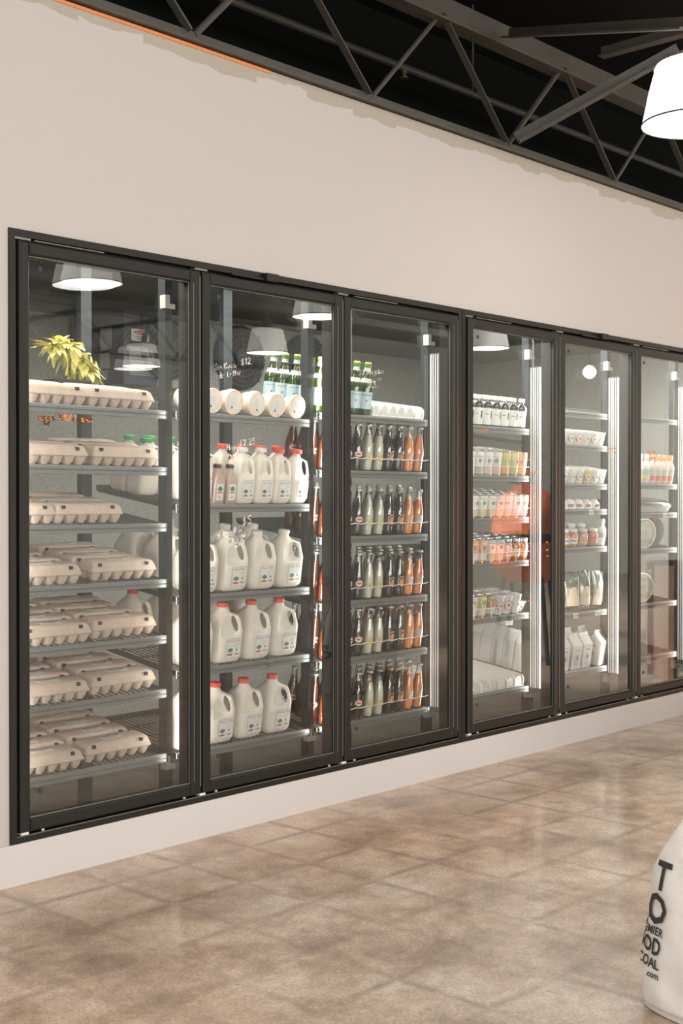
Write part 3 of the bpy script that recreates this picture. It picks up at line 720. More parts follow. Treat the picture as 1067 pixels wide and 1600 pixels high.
rnd = random.Random(3); a = MB().use('leaf'); g = MB().use('leafg')
for i in range(190):
    t = rnd.random(); bx = -.06 + .15 * t; bz = .20 - .20 * max(0, t - .35) ** 1.3 - .05 * max(0, .3 - t)
    an = rnd.uniform(0, 2 * PI); el = rnd.uniform(-.5, .8)
    d = (math.cos(an) * math.cos(el) + (.5 if t > .6 else -.4 if t < .3 else 0), math.sin(an) * math.cos(el) * .8 - .2, math.sin(el))
    leaf(a, (bx, rnd.uniform(-.04, .03), bz), d, rnd.uniform(.045, .08), rnd.uniform(.011, .018), rnd.uniform(.01, .05))
for i in range(80):
    leaf(g, (rnd.uniform(.02, .12), rnd.uniform(-.04, .03), rnd.uniform(.10, .16)), (rnd.uniform(.0, .35), rnd.uniform(-.3, .1), -1), rnd.uniform(.05, .1), .007, .02)
for i in range(14):
    leaf(a, (-.08, rnd.uniform(-.03, .02), .185), (-1, rnd.uniform(-.4, .2), rnd.uniform(-.15, .35)), rnd.uniform(.05, .085), .011, .01)
a.build('yellow_petals', r); g.build('drooping_leaves', r)
MB().use('leafg').tube([(0, 0, .08), (.01, 0, .15), (.0, 0, .19)], .006, 6).build('stem', r)
tag(r, 'yellow green leafy plant in a dark planter above the top egg cartons', 'plant')

# ------------------------------------------------------------------ milk jugs
def jug_mesh(sx, sz, name):
    lev = [(0, .058), (.004, .064), (.012, .070), (.03, .0735), (.10, .0735), (.116, .072), (.128, .0695), (.14, .0655), (.152, .061), (.164, .0555), (.176, .049), (.188, .041), (.198, .033), (.206, .0265), (.212, .022), (.217, .0205), (.234, .0205)]
    fine = []
    for (z0, r0), (z1, r1) in zip(lev, lev[1:]):
        n = max(1, int((z1 - z0) / .007)) if z0 >= .03 else 1
        for i in range(n): fine.append((z0 + (z1 - z0) * i / n, r0 + (r1 - r0) * i / n))
    fine.append(lev[-1]); seg = 64; rings = []
    for z, rr in fine:
        n = 5.5 if z < .14 else max(2.0, 5.5 - (z - .14) / .06 * 3.5)
        q = min(1, max(0, (z - .105) / .018)) * min(1, max(0, (.212 - z) / .012))
        xh = .092 if z < .125 else .092 - (z - .125) * .30
        if z > .185: xh = .074 - (z - .185) * 1.75
        ring = []
        for j in range(seg):
            th = 2 * PI * j / seg; u = th - PI / 4
            rad = rr / ((abs(math.cos(u)) ** n + abs(math.sin(u)) ** n) ** (1 / n)); x, y = rad * math.cos(th), rad * math.sin(th)
            if q > 0 and abs(th if th < PI else th - 2 * PI) < PI * .45:
                lim = .017 + max(0, .040 - x) * 1.3
                if abs(y) > lim: y = math.copysign(abs(y) + (lim - abs(y)) * q, y)
                if x > .035: x = x + (max(x, xh * (1 - (abs(y) / .030) ** 4 if abs(y) < .03 else 0)) - x) * q
            ring.append((x * sx, y * sx, z * sz))
        rings.append(ring)
    mb = MB().use('milk'); mb.loft(rings)
    me = mb.mesh(name)
    ob = bpy.data.objects.new('tmp', me); COL.objects.link(ob)
    # finger hole of the handle
    cu = MB().use('milk'); seg = 20; rr = []
    for y in (-.06, .06):
        rr.append([((.0565 + .0125 * math.cos(2 * PI * j / seg) - .010 * math.sin(2 * PI * j / seg)) * sx, y, (.157 + .032 * math.sin(2 * PI * j / seg)) * sz) for j in range(seg)])
    cu.loft(rr); co = cu.build('tmpcut')
    bmf = bmesh.new(); bmf.from_mesh(co.data); bmesh.ops.recalc_face_normals(bmf, faces=bmf.faces); bmf.to_mesh(co.data); bmf.free()
    bmf = bmesh.new(); bmf.from_mesh(me); bmesh.ops.recalc_face_normals(bmf, faces=bmf.faces); bmf.to_mesh(me); bmf.free()
    md = ob.modifiers.new('b', 'BOOLEAN'); md.operation = 'DIFFERENCE'; md.object = co; md.solver = 'EXACT'
    bpy.context.view_layer.update(); dg = bpy.context.evaluated_depsgraph_get()
    res = bpy.data.meshes.new_from_object(ob.evaluated_get(dg)); res.name = name
    bpy.data.objects.remove(ob); bpy.data.objects.remove(co)
    for p in res.polygons: p.use_smooth = True
    res.set_sharp_from_angle(angle=math.radians(48))
    return res
def label_plate(mb, w, h, head, outline, y=0.0):
    """milk label in the XZ plane facing -Y, centred"""
    def rect(m, x0, x1, z0, z1, q): mb.use(m).poly([(x0, y - q, z0), (x1, y - q, z0), (x1, y - q, z1), (x0, y - q, z1)])
    rect(outline, -w / 2, w / 2, -h / 2, h / 2, 0); e = .0012
    rect('paper', -w / 2 + e, w / 2 - e, -h / 2 + e, h / 2 - e, .0002)
    vs, fs = text_mesh(None, head, w * .20, None); mx = max(v[0] for v in vs)
    mb.use('greyink').add([(v[0] - mx / 2, y - .0004, v[1] + h * .30) for v in vs], fs)
    for q in range(4): rect('greyink', w * .02, w * (.40 - .04 * q), h * (.20 - .07 * q), h * (.20 - .07 * q) + .0007, .0004)
    rr = random.Random(5)
    tree = [(-w * .22 + w * .19 * rr.uniform(.85, 1.05) * math.cos(2 * PI * j / 16), y - .0005, -h * .12 + h * .13 * rr.uniform(.85, 1.05) * math.sin(2 * PI * j / 16) * (1 if j < 8 else .65)) for j in range(16)]
    mb.use('greenink').poly(tree); rect('ink', -w * .24, -w * .20, -h * .26, -h * .18, .0005)
    rect('redink', -w * .40, -w * .04, -h * .37, -h * .28, .0005)
    mb.use('ink').poly([(w * .22 + w * .05 * math.cos(2 * PI * j / 8), y - .0005, -h * .10 + w * .05 * math.sin(2 * PI * j / 8)) for j in range(8)])
    rect('greyink', w * .10, w * .20, -h * .36, -h * .26, .0005); rect('greyink', w * .24, w * .38, -h * .36, -h * .26, .0005)
JM = {}
def make_jug(sx, sz, cap, head, outline):
    key = (sx, sz)
    if key not in JM: JM[key] = jug_mesh(sx, sz, 'jug_body')
    r = empty('milk_jug'); b = bpy.data.objects.new('jug_body', JM[key]); COL.objects.link(b); b.parent = r; b.rotation_euler = (0, 0, -PI / 4)
    if head:
        l = MB(); w, h = (.078, .080) if sx > .9 else (.064, .078)
        label_plate(l, w, h, head, outline); lo = l.build('label', r); lo.location = (.014 * sx, -.0745 * sx, .062 * sz)
    c = MB().use(cap); zt = .2345 * sz; rc = .0225
    rings = []
    for rd, z in ((rc, zt - .017), (rc + .001, zt - .015), (rc + .001, zt - .002), (rc - .002, zt + .001)):
        rings.append([((rd + (.0006 if j % 2 else 0)) * math.cos(2 * PI * j / 36), (rd + (.0006 if j % 2 else 0)) * math.sin(2 * PI * j / 36), z) for j in range(36)])
    c.loft(rings); c.build('cap', r)
    return r
JUG = {}
def jug(kind):
    if kind not in JUG:
        a = {'raw_gal': (1.0, 1.0, 'whitecap', 'Raw Milk', 'outred'), 'whole_gal': (1.0, 1.0, 'redcap', 'Whole Milk', 'outlabel'), 'whole_half': (.68, .96, 'redcap', 'Whole Milk', 'outlabel'),
             'raw_half': (.68, .96, 'whitecap', 'Raw Milk', 'outlabel'), 'green_half': (.68, .96, 'greencap', None, None), 'plain_gal': (1.0, 1.0, 'whitecap', None, None), 'red_gal': (1.0, 1.0, 'redcap', None, None), 'red_half': (.68, .96, 'redcap', None, None)}[kind]
        JUG[kind] = Kind(lambda: make_jug(*a))
    return JUG[kind]
G1 = 'milk jugs behind the second cooler door'
for i, x in enumerate((1.00, 1.160, 1.317, 1.475)):
    jug('raw_gal').put(deck(1, 2, x, .085), ['raw milk jug mostly behind the left door frame on the third milk shelf', 'raw milk jug with price writing over it, third milk shelf', 'raw milk jug in the middle of the third milk shelf', 'raw milk jug at the right end of the third milk shelf'][i], 'milk jug', G1, 0, TILT)
    jug('plain_gal').put(deck(1, 2, x - .03, .245), '%s of the white capped jugs in the second row, third milk shelf' % ['leftmost', 'second', 'third', 'rightmost'][i], 'milk jug', G1, 0, TILT)
for i, x in enumerate((.97, 1.128, 1.286, 1.444)):
    jug('whole_gal').put(deck(1, 3, x, .085), ['red capped whole milk jug cut by the left door frame, fourth milk shelf', 'red capped whole milk jug, left of three in front, fourth milk shelf', 'red capped whole milk jug, middle of three in front, fourth milk shelf', 'red capped whole milk jug, right end of the fourth milk shelf'][i], 'milk jug', G1, 0, TILT)
for i, x in enumerate((1.06, 1.218, 1.376)):
    jug('red_gal').put(deck(1, 3, x, .25), 'shadowed red capped jug in the second row, fourth milk shelf, %s of three' % ['left', 'middle', 'right'][i], 'milk jug', G1, 0, TILT)
for i, x in enumerate((.93, 1.086, 1.243, 1.406)):
    jug('whole_gal').put(deck(1, 4, x, .085), ['red capped whole milk jug hidden at the left of the bottom milk shelf', 'red capped whole milk jug, left of the three on the bottom shelf', 'red capped whole milk jug, middle of the three on the bottom shelf', 'red capped whole milk jug, right of the three on the bottom shelf'][i], 'milk jug', G1, 0, TILT)
for i, x in enumerate((1.215, 1.319, 1.423, 1.527)):
    jug('raw_half' if i < 2 else 'whole_half').put(deck(1, 1, x, .060), ['narrow white capped half gallon jug beside the chocolate milk bottles', 'narrow white capped half gallon jug between two others, second milk shelf', 'narrow red capped half gallon jug, third of four, second milk shelf', 'narrow red capped half gallon jug at the right end, second milk shelf'][i], 'milk jug', G1, 0, TILT)
    jug('red_half').put(deck(1, 1, (1.205, 1.310, 1.414, 1.517)[i], .168), 'narrow red capped jug in the second row, %s, second milk shelf' % ['leftmost', 'second', 'third', 'rightmost'][i], 'milk jug', G1, 0, TILT)
for i, x in enumerate((.995, 1.100)):
    jug('raw_half').put(deck(1, 1, x, .168), 'narrow white capped jug behind the %s chocolate milk bottle' % ['left', 'right'][i], 'milk jug', G1, 0, TILT)
jug('raw_half').put(deck(1, 1, .985, .060), 'narrow white capped jug left of the chocolate milk bottles', 'milk jug', G1, 0, TILT)
for i in range(6):
    x = .905 + (i % 3) * .104; s = .29 + (i // 3) * .108
    jug('green_half').put(deck(1, 1, x, s), 'green capped milk jug behind the eggs, %s row back, %s from left' % (['third', 'rear'][i // 3], ['first', 'second', 'third'][i % 3]), 'milk jug', 'green capped milk jugs behind the eggs', 0, TILT)
for i in range(2):
    jug('plain_gal').put(deck(1, 2, .955 + .155 * i, .405), 'white capped jug at the rear of the third milk shelf, %s' % ['left', 'right'][i], 'milk jug', G1, 0, TILT)
    jug('red_gal').put(deck(1, 3, .93 + .155 * i, .41), 'red capped jug at the rear of the fourth milk shelf, %s' % ['left', 'right'][i], 'milk jug', G1, 0, TILT)

# chocolate milk bottles
def make_pint():
    r = empty('chocolate_milk_bottle')
    MB().use('choc').rrect([(.026, .026, 0, .008), (.029, .029, .004, .009), (.029, .029, .085, .009), (.026, .026, .105, .012), (.016, .016, .128, .0155), (.0145, .0145, .145, .0144)], .01, 4).build('bottle', r, True, 50)
    l = MB(); l.use('paper').poly([(-.017, -.0294, .016), (.017, -.0294, .016), (.017, -.0294, .082), (-.017, -.0294, .082)])
    rr = random.Random(2)
    l.use('greenink').poly([(.012 * rr.uniform(.85, 1.05) * math.cos(2 * PI * j / 14), -.0297, .062 + .011 * rr.uniform(.85, 1.05) * math.sin(2 * PI * j / 14)) for j in range(14)])
    l.use('redink').poly([(-.012, -.0297, .045), (.012, -.0297, .045), (.012, -.0297, .0495), (-.012, -.0297, .0495)])
    l.use('greyink').poly([(-.008, -.0297, .026), (.008, -.0297, .026), (.008, -.0297, .030), (-.008, -.0297, .030)])
    l.build('label', r)
    MB().use('paper').poly([(-.006, -.0235, .1), (.006, -.0235, .1), (.006, -.019, .112), (-.006, -.019, .112)]).build('date_sticker', r)
    MB().use('blackcap').lathe([(.0165, .142), (.0168, .155), (.015, .157)], 20).build('cap', r, True)
    return r
PINT = Kind(make_pint)
for i, (x, s) in enumerate(((1.066, .033), (1.132, .033))):
    PINT.put(deck(1, 1, x, s), ['left one of two black capped chocolate milk bottles in view', 'right black capped chocolate milk bottle beside the half gallon jugs', 'black capped chocolate milk bottle hidden by the left door frame'][i], 'milk bottle', 'chocolate milk bottles', 0, TILT)

# butter tubs, standing on edge with their round lids to the front
def make_tub():
    r = empty('butter_tub')
    def ring(rad, y, n=32): return [(rad * math.cos(2 * PI * j / n), y, rad * math.sin(2 * PI * j / n)) for j in range(n)]
    MB().use('tub').loft([ring(.046, .006), ring(.045, .012), ring(.040, .05), ring(.037, .055)]).build('tub_body', r, True)
    MB().use('tub').loft([ring(.044, -.0015), ring(.046, -.003), ring(.049, -.002), ring(.050, .002), ring(.0495, .010), ring(.046, .011)]).build('lid', r, True, 30)
    l = MB(); l.use('paper').poly([(-.028, -.0034, -.028), (.026, -.0034, -.028), (.026, -.0034, .026), (-.028, -.0034, .026)])
    for q in range(5): l.use('greyink').poly([(-.018, -.0038, .016 - .007 * q), (.014 - .003 * (q % 2), -.0038, .016 - .007 * q), (.014 - .003 * (q % 2), -.0038, .0172 - .007 * q), (-.018, -.0038, .0172 - .007 * q)])
    l.use('greenink').poly([(-.012 + .006 * math.cos(2 * PI * j / 10), -.0039, -.021 + .0055 * math.sin(2 * PI * j / 10)) for j in range(10)])
    l.build('label', r)
    return r
TUB = Kind(make_tub)
for i, (x, roll) in enumerate(((.915, .2), (1.035, .0), (1.147, .0), (1.272, -.55), (1.385, -.1), (1.503, .1))):
    p = deck(1, 0, x, .010, .0505)
    o = TUB.put(p, ['round butter tub hidden behind the left frame of the second door', 'round butter tub cut by the left frame of the second door', 'second round butter tub from left, label straight', 'round butter tub with its square label turned askew', 'fourth round butter tub, left of the rightmost one', 'rightmost round butter tub, below the green water bottles'][i], 'butter tub', 'butter tubs on the top milk shelf', 0, TILT)
    o.rotation_mode = 'XYZ'; o.rotation_euler = (TILT, roll, 0)
    if i in (2, 3, 4):
        o = TUB.put(deck(1, 0, x + .055, .085, .0505), ['butter tub in the second row behind the straight label tub', 'butter tub in the second row behind the askew label', 'butter tub in the second row, furthest right'][i - 2], 'butter tub', 'butter tubs on the top milk shelf', 0, TILT)

# ------------------------------------------------------------------ bottles
SODA = [(.024, 0), (.0275, .002), (.0290, .008), (.0288, .03), (.0280, .05), (.0292, .075), (.0286, .092), (.0255, .112), (.0205, .133), (.0158, .153), (.0128, .172), (.0115, .19), (.0128, .196), (.0128, .204)]
def make_soda(kind):
    r = empty('soda_bottle')
    MB().use('shell').lathe(SODA, 20).build('glass', r, True, 60)
    liq = {'cola': 'cola', 'lemon': 'lemon', 'dark': 'dark', 'orange': 'orange', 'amber': 'amber'}[kind]; fill = {'lemon': .158, 'orange': .160, 'cola': .165, 'dark': .188, 'amber': .165}[kind]
    pr = [(max(.006, q - .0016), max(z, .004)) for q, z in SODA if z < fill] + [(.0135 if fill < .18 else .0105, fill)]
    MB().use(liq).lathe(pr, 20).build('drink', r, True, 60)
    l = MB(); R = .0296; a = -PI / 2 - .35
    if kind == 'orange': l.use('white').wrap(0, .070, .019, .021, R, a + .55)
    if kind == 'lemon': l.use('lemonlabel').wrap(0, .058, .017, .015, R, a + .45)
    if kind == 'dark':
        l.use('cream').wrap(0, .072, .020, .022, R, a + .45); l.use('dark').wrap(0, .072, .0175, .0195, R + .0003, a + .45); l.use('orangelabel').wrap(0, .068, .014, .015, R + .0006, a + .45)
        for j in range(14):
            t = 2 * PI * j / 14; l.use('cream').wrap(0, .072 + .0205 * math.sin(t), .0026, .0026, R + .0009, a + .45 + .0185 * math.cos(t) / R)
    if kind in ('cola', 'amber'):
        l.use('pinklabel').wrap(0, .074, .020, .014, R, a + .2); l.use('cream').wrap(0, .074, .017, .009, R + .0003, a + .2); l.use('redink').wrap(0, .074, .012, .004, R + .0006, a + .2)
    l.build('label', r)
    MB().use('crown').lathe([(.0146, .1985), (.0149, .200), (.0138, .2065), (.011, .2085)], 20).build('crown_cap', r, True)
    return r
SOD = {k: Kind(lambda k=k: make_soda(k)) for k in ('cola', 'lemon', 'dark', 'orange', 'amber')}
NM = {'cola': 'dark cola bottle with pink oval label', 'lemon': 'pale lemon soda bottle', 'dark': 'black soda bottle with orange round label', 'orange': 'orange soda bottle with white round label', 'amber': 'brown soda bottle'}
front = ['orange', 'orange', 'dark', 'dark', 'lemon', 'lemon', 'cola', 'cola', 'amber', 'amber']
PLACE = {'orange': ['at the right end', 'second from right'], 'dark': ['third from right', 'fourth from right'], 'lemon': ['fifth from right', 'sixth from right'], 'cola': ['seventh from right', 'eighth from right'], 'amber': ['ninth from right', 'at the left end']}
for k in range(1, 6):
    for i, kd in enumerate(front):
        x = 2.325 - .0705 * i + random.uniform(-.003, .003)
        pos = PLACE[kd][i % 2]
        SOD[kd].put(deck(2, k, x, .036), '%s, %s, front row, %s soda shelf' % (NM[kd], pos, shelf_word(2, k)) if kd in ('lemon', 'amber') else '%s, front row %s, %s shelf' % (NM[kd], pos, shelf_word(2, k)), 'soda bottle', 'soda bottles in front rows', random.uniform(-.25, .25), TILT)
        for row in (1, 2, 3):
            if row == 3 and i < 7: continue
            kb = kd if i in (2, 3, 6, 7, 8, 9) else ('orange' if (i + row) % 2 else kd)
            SOD[kb].put(deck(2, k, x + random.uniform(-.003, .003), .036 + .066 * row), '%s, %s row back, column %s, %s soda shelf' % ({'cola': 'cola bottle', 'lemon': 'lemon soda bottle', 'dark': 'black soda bottle', 'orange': 'orange soda bottle', 'amber': 'brown soda bottle'}[kb], ['', 'second', 'third', 'fourth'][row], ['one from right', 'two from right', 'three from right', 'four from right', 'five from right', 'six from right', 'seven from right', 'eight from right', 'nine from right', 'ten from right'][i], shelf_word(2, k)), 'soda bottle', 'soda bottles behind the front rows', random.uniform(-.6, .6), TILT)
    guard(2, k, 1.64, 2.362, .0705, .058)

WATER = [(.028, 0), (.032, .003), (.033, .008), (.033, .118), (.0315, .130), (.026, .148), (.019, .166), (.0145, .183), (.0125, .2), (.0125, .215), (.0142, .217), (.0142, .232)]
def make_water():
    r = empty('water_bottle')
    MB().use('greenglass').lathe(WATER, 20).build('glass', r, True, 60)
    MB().use('greenwater').lathe([(max(.006, q - .002), max(z, .004)) for q, z in WATER if z < .2], 20).build('water', r, True, 60)
    l = MB().use('bluelabel'); l.lathe([(.0334, .030), (.0334, .105)], 24, cap0=False, cap1=False)
    l.use('ink'); vs, fs = text_mesh(None, 'S.PELLEGRINO', .0085, None); mx = max(v[0] for v in vs); R = .0337; a0 = -PI / 2 - .55
    l.add([(R * math.cos(a0 + (v[0] - mx / 2) / R), R * math.sin(a0 + (v[0] - mx / 2) / R), v[1] + .089) for v in vs], fs)
    l.use('redink'); 
    vs = [(R * math.cos(a0), R * math.sin(a0), .065)]
    for j in range(10):
        q = .007 if j % 2 == 0 else .003; u = q * math.sin(2 * PI * j / 10); v = q * math.cos(2 * PI * j / 10)
        vs.append((R * math.cos(a0 + u / R), R * math.sin(a0 + u / R), .065 + v))
    l.add(vs, [(0, 1 + j, 1 + (j + 1) % 10) for j in range(10)])
    l.use('paper').lathe([(.0262 + .001, .146), (.0195 + .001, .165)], 24, cap0=False, cap1=False)
    l.build('label', r)
    f = MB().use('paper'); f.lathe([(.0145, .196), (.0138, .212)], 20, cap0=False, cap1=False); f.build('neck_band', r, True)
    c = MB().use('greenfoil'); c.lathe([(.0142, .213), (.0152, .216), (.0152, .229)], 20); c.use('gold'); c.lathe([(.0153, .229), (.0153, .234), (.012, .2365)], 20); c.build('cap', r, True)
    return r
WAT = Kind(make_water)
for i, x in enumerate((1.662, 1.735, 1.812, 1.889, 1.962)):
    for row in range(5 if i == 0 else 2 if i < 3 else 1):
        WAT.put(deck(2, 0, x, .042 + .074 * row), 'green water bottle with pale blue label, %s row, %s column' % (RROW[row], ['leftmost', 'second', 'third', 'fourth', 'fifth'][i]), 'water bottle', 'green water bottles on the top soda shelf', random.uniform(-.3, .3), TILT)

# white lane trays
def make_tray(n, pitch, D):
    r = empty('lane_tray'); w = n * pitch
    MB().use('white').box(0, w, 0, D, 0, .004).build('tray_floor', r)
    for i in range(n + 1):
        x = i * pitch; rings = []
        prof = [(.002, .004), (.0, .030), (.004, .045), (.018, .056), (.04, .058), (D, .058), (D, .004)]
        MB().use('white').loft([[(x + s * .0022, y, z) for y, z in prof] for s in (-1, 1)]).build('lane_divider', r)
    f = MB().use('white')
    for i in range(n):
        x = (i + .5) * pitch; seg = 8
        f.loft([[(x + (pitch / 2 - .004) * math.cos(PI * j / seg) * sc, .010 + o_, .006 + (.046) * math.sin(PI * j / seg) * sc) for j in range(seg + 1)] for sc, o_ in ((1, .0), (1, .003))])
    f.build('lane_stop', r)
    return r
TR1 = Kind(lambda: make_tray(6, .060, .42)); TR2 = Kind(lambda: make_tray(9, .072, .42))
TR1.put(deck(2, 0, 1.995, .012), 'empty white plastic lane tray beside the green water bottles', 'shelf tray', None, 0, TILT)
TR2.put(deck(3, 5, 2.53, .012), 'empty white plastic lane tray on the bottom shelf below the cartons', 'shelf tray', None, 0, TILT)

# bottles with white label, dark shoulder and clear capped neck
def make_kefir():
    r = empty('glass_bottle')
    MB().use('dark').lathe([(.029, 0), (.032, .004), (.032, .095), (.030, .104), (.024, .112), (.015, .118)], 22).build('drink', r, True, 60)
    l = MB().use('white').lathe([(.0325, .008), (.0325, .09)], 24, cap0=False, cap1=False)
    l.use('ink').wrap(0, .058, .006, .018, .0329, -PI / 2 + .15, round_=False); l.use('greenink').wrap(0, .060, .010, .0016, .0329, -PI / 2 - .75, round_=False)
    l.build('label', r)
    MB().use('shell').lathe([(.0325, .0945), (.0305, .106), (.024, .115), (.0155, .121), (.0135, .128), (.0135, .14)], 22, cap0=False).build('glass_neck', r, True, 60)
    MB().use('white').lathe([(.015, .132), (.0155, .134), (.0155, .150), (.013, .152)], 20).build('cap', r, True)
    return r
KEF = Kind(make_kefir)
for i in range(8):
    x = 3.168 - .0745 * i
    for row in range(2):
        KEF.put(deck(3, 0, x, .038 + .07 * row), 'white labelled dark bottle, %s row, %s, top shelf above the cans' % (RROW[row], ['right end'] [0] if i == 0 else ['', 'second from right', 'third from right', 'fourth from right', 'fifth from right', 'sixth from right', 'seventh from right', 'eighth from right'][i]), 'glass bottle', 'white labelled bottles above the cans', random.uniform(-.15, .15), TILT)

def make_can(body, accent, top='silver', h=.120, tall=True):
    r = empty('drink_can'); R = .0315
    m = MB().use(body); m.lathe([(.024, 0), (.0300, .006), (R, .011), (R, h - .016), (.0275, h - .004)], 22); m.build('can_body', r, True, 50)
    MB().use(top).lathe([(.0278, h - .005), (.0285, h - .002), (.0285, h), (.0255, h), (.0245, h - .004), (.004, h - .004)], 22).build('can_lid', r, True, 30)
    l = MB().use(accent); l.lathe([(R + .0003, .012), (R + .0003, .042)], 24, cap0=False, cap1=False); l.use('greyink').wrap(0, .072, .012, .010, R + .0005, -PI / 2 - .4); l.use(accent).wrap(0, .092, .016, .004, R + .0005, -PI / 2 - .4, round_=False); l.build('print', r)
    return r
for n, c in dict(ppink=(.75, .55, .47), pgreen=(.50, .54, .20), pyellow=(.70, .60, .28), porange=(.82, .36, .16), pale=(.74, .72, .68), pblue=(.55, .62, .66), pbrown=(.42, .20, .09), pred=(.70, .13, .09), sage=(.42, .52, .42)).items():
    M[n] = mat('print_' + n[1:] if n != 'sage' else 'print_sage', c, .45)
CAN = {}
def can(body, accent, h=.120):
    k = (body, accent, h)
    if k not in CAN: CAN[k] = Kind(lambda: make_can(body, accent, h=h))
    return CAN[k]
CN = {'pale': 'white', 'pgreen': 'green', 'pyellow': 'yellow', 'porange': 'orange', 'ppink': 'pink', 'pblue': 'pale blue', 'pbrown': 'brown', 'sage': 'sage green'}
FROMR = ['right end', 'second from right', 'third from right', 'fourth from right', 'fifth from right', 'sixth from right', 'seventh from right', 'eighth from right', 'ninth from right', 'left end']
sets = {1: [('porange', 'porange'), ('pyellow', 'pgreen'), ('pgreen', 'porange'), ('pale', 'ppink'), ('pale', 'ppink'), ('pale', 'sage'), ('pale', 'porange'), ('pale', 'sage'), ('pale', 'ppink')],
        2: [('pale', 'pblue'), ('pale', 'pblue'), ('pale', 'ppink'), ('pale', 'ppink'), ('pale', 'pyellow'), ('pale', 'pyellow'), ('pale', 'ppink'), ('pale', 'ppink'), ('pale', 'pblue')]}
for k, row_ in sets.items():
    for i, (b, a) in enumerate(row_):
        x = (3.172 - .0742 * i) if k == 1 else (3.186 - .0712 * i)
        for row in range(4):
            can(b, a, .120 if k == 1 else .112).put(deck(3, k, x, .036 + row * .068), '%s can with %s print, %s row, %s, %s can shelf' % (CN[b], CN[a], RROW[row], FROMR[i], ['', 'upper', 'lower'][k]), 'can', 'cans behind the fourth cooler door', random.uniform(-.5, .5), TILT)
    guard(3, k, 2.50, 3.215, .0735, .045, True)
# jars and bottles on the fourth-door shelf below the cans
def make_jar(body, lid, accent, h=.10, R=.031, name='jar'):
    r = empty(name)
    MB().use(body).lathe([(R * .85, 0), (R, .005), (R, h * .62), (R * .92, h * .74), (R * .70, h * .80), (R * .70, h * .82)], 22).build('contents', r, True, 60)
    MB().use('shell').lathe([(R * .9, -.0), (R + .001, .004), (R + .001, h * .63), (R * .94, h * .75), (R * .72, h * .82), (R * .72, h * .88)], 22, cap0=False, cap1=False).build('glass', r, True, 60)
    MB().use(lid).lathe([(R * .78, h * .83), (R * .80, h * .84), (R * .80, h * .98), (R * .74, h)], 22).build('lid', r, True)
    l = MB().use(accent); l.wrap(0, h * .36, R * .9, h * .17, R + .0015, -PI / 2 - .4, round_=False); l.use('greyink').wrap(0, h * .36, R * .5, h * .05, R + .0018, -PI / 2 - .4, round_=False); l.build('label', r)
    return r
J = {}
def jar(*a, **kw):
    k = (a, tuple(kw.items()))
    if k not in J: J[k] = Kind(lambda: make_jar(*a, **kw))
    return J[k]
line = [('j', 'porange', 'silver', 'porange', 'orange jar'), ('j', 'porange', 'silver', 'pale', 'orange jar with white label'), ('j', 'pale', 'silver', 'ppink', 'white jar with pink label'), ('c', 'pale', 'sage', '', 'white can with green print'), ('c', 'pale', 'sage', '', 'white can with green print'),
        ('c', 'porange', 'pale', '', 'orange can with white band'), ('c', 'porange', 'pale', '', 'orange can with white band'), ('c', 'ppink', 'pale', '', 'pink can with white band'), ('c', 'pale', 'ppink', '', 'white can with pink print')]
for i, (t, b, l, a, nm) in enumerate(line):
    x = 3.186 - .0712 * i
    for row in range(3):
        kd = jar(b, l, a, h=.112) if t == 'j' else can(b, l, .112)
        kd.put(deck(3, 3, x, .036 + row * .068), '%s, %s row, %s, shelf below the can shelves' % (nm, RROW[row], FROMR[i]), 'jar' if t == 'j' else 'can', 'jars and cans on the fourth shelf', random.uniform(-.3, .3), TILT)
guard(3, 3, 2.50, 3.215, .0712, .045, True)
# yogurt cups and drinks
def make_cup(body, accent, lid='white', r0=.026, r1=.034, h=.078):
    r = empty('yogurt_cup')
    MB().use(body).lathe([(r0, 0), (r0 + .001, .002), (r1, h - .004)], 22).build('cup_body', r, True, 50)
    MB().use(lid).lathe([(r1 + .001, h - .006), (r1 + .002, h - .004), (r1 + .002, h), (r1 - .002, h + .001)], 22).build('cup_lid', r, True, 40)
    l = MB(); R0 = r0 + .002 + (r1 - r0) * .42
    for j, (mm, u, v) in enumerate(((accent, .027, .026), ('paper', .016, .011), ('greyink', .009, .006))):
        vs = []; seg = 16
        for q in range(seg):
            uu = u * math.cos(2 * PI * q / seg); vv = v * math.sin(2 * PI * q / seg); zz = h * .46 + vv; R = r0 + .001 + (r1 - r0) * (zz / h) + .0008 + .0003 * j
            an = -PI / 2 - .30 + uu / R; vs.append((R * math.cos(an), R * math.sin(an), zz))
        l.use(mm).poly(vs)
    l.build('print', r); return r
C_ = {}
def cup(*a, **kw):
    k = (a, tuple(kw.items()))
    if k not in C_: C_[k] = Kind(lambda: make_cup(*a, **kw))
    return C_[k]
line = [('pale', 'ppink'), ('pale', 'pred'), ('pale', 'pred'), ('pbrown', 'sage'), ('pgreen', 'ppink'), ('ppink', 'pblue'), ('pale', 'pgreen')]
for i, (b, a) in enumerate(line):
    x = 3.118 - .0735 * i
    for row in range(3):
        if i < 3: cup(b, a, r0=.026, r1=.033, h=.098).put(deck(3, 4, x, .036 + row * .07), 'tall white cup with %s print, %s row, %s of three' % (CN.get(a, 'red'), RROW[row], ['right', 'middle', 'left'][i]), 'cup', 'tall cups on the fifth shelf', random.uniform(-.3, .3), TILT)
        else: can(b, a, .105).put(deck(3, 4, x, .036 + row * .07), '%s can with %s print, %s row, fifth shelf below orange jars' % (CN[b], CN[a], RROW[row]), 'can', 'cans on the fifth shelf', random.uniform(-.3, .3), TILT)
guard(3, 4, 2.50, 2.935, .0735, .042, True)
cup('pale', 'pblue', r0=.028, r1=.045, h=.055).put(deck(3, 4, 3.185, .06), 'wide white bowl at the right end of the tall cups', 'bowl', None, 0, TILT)

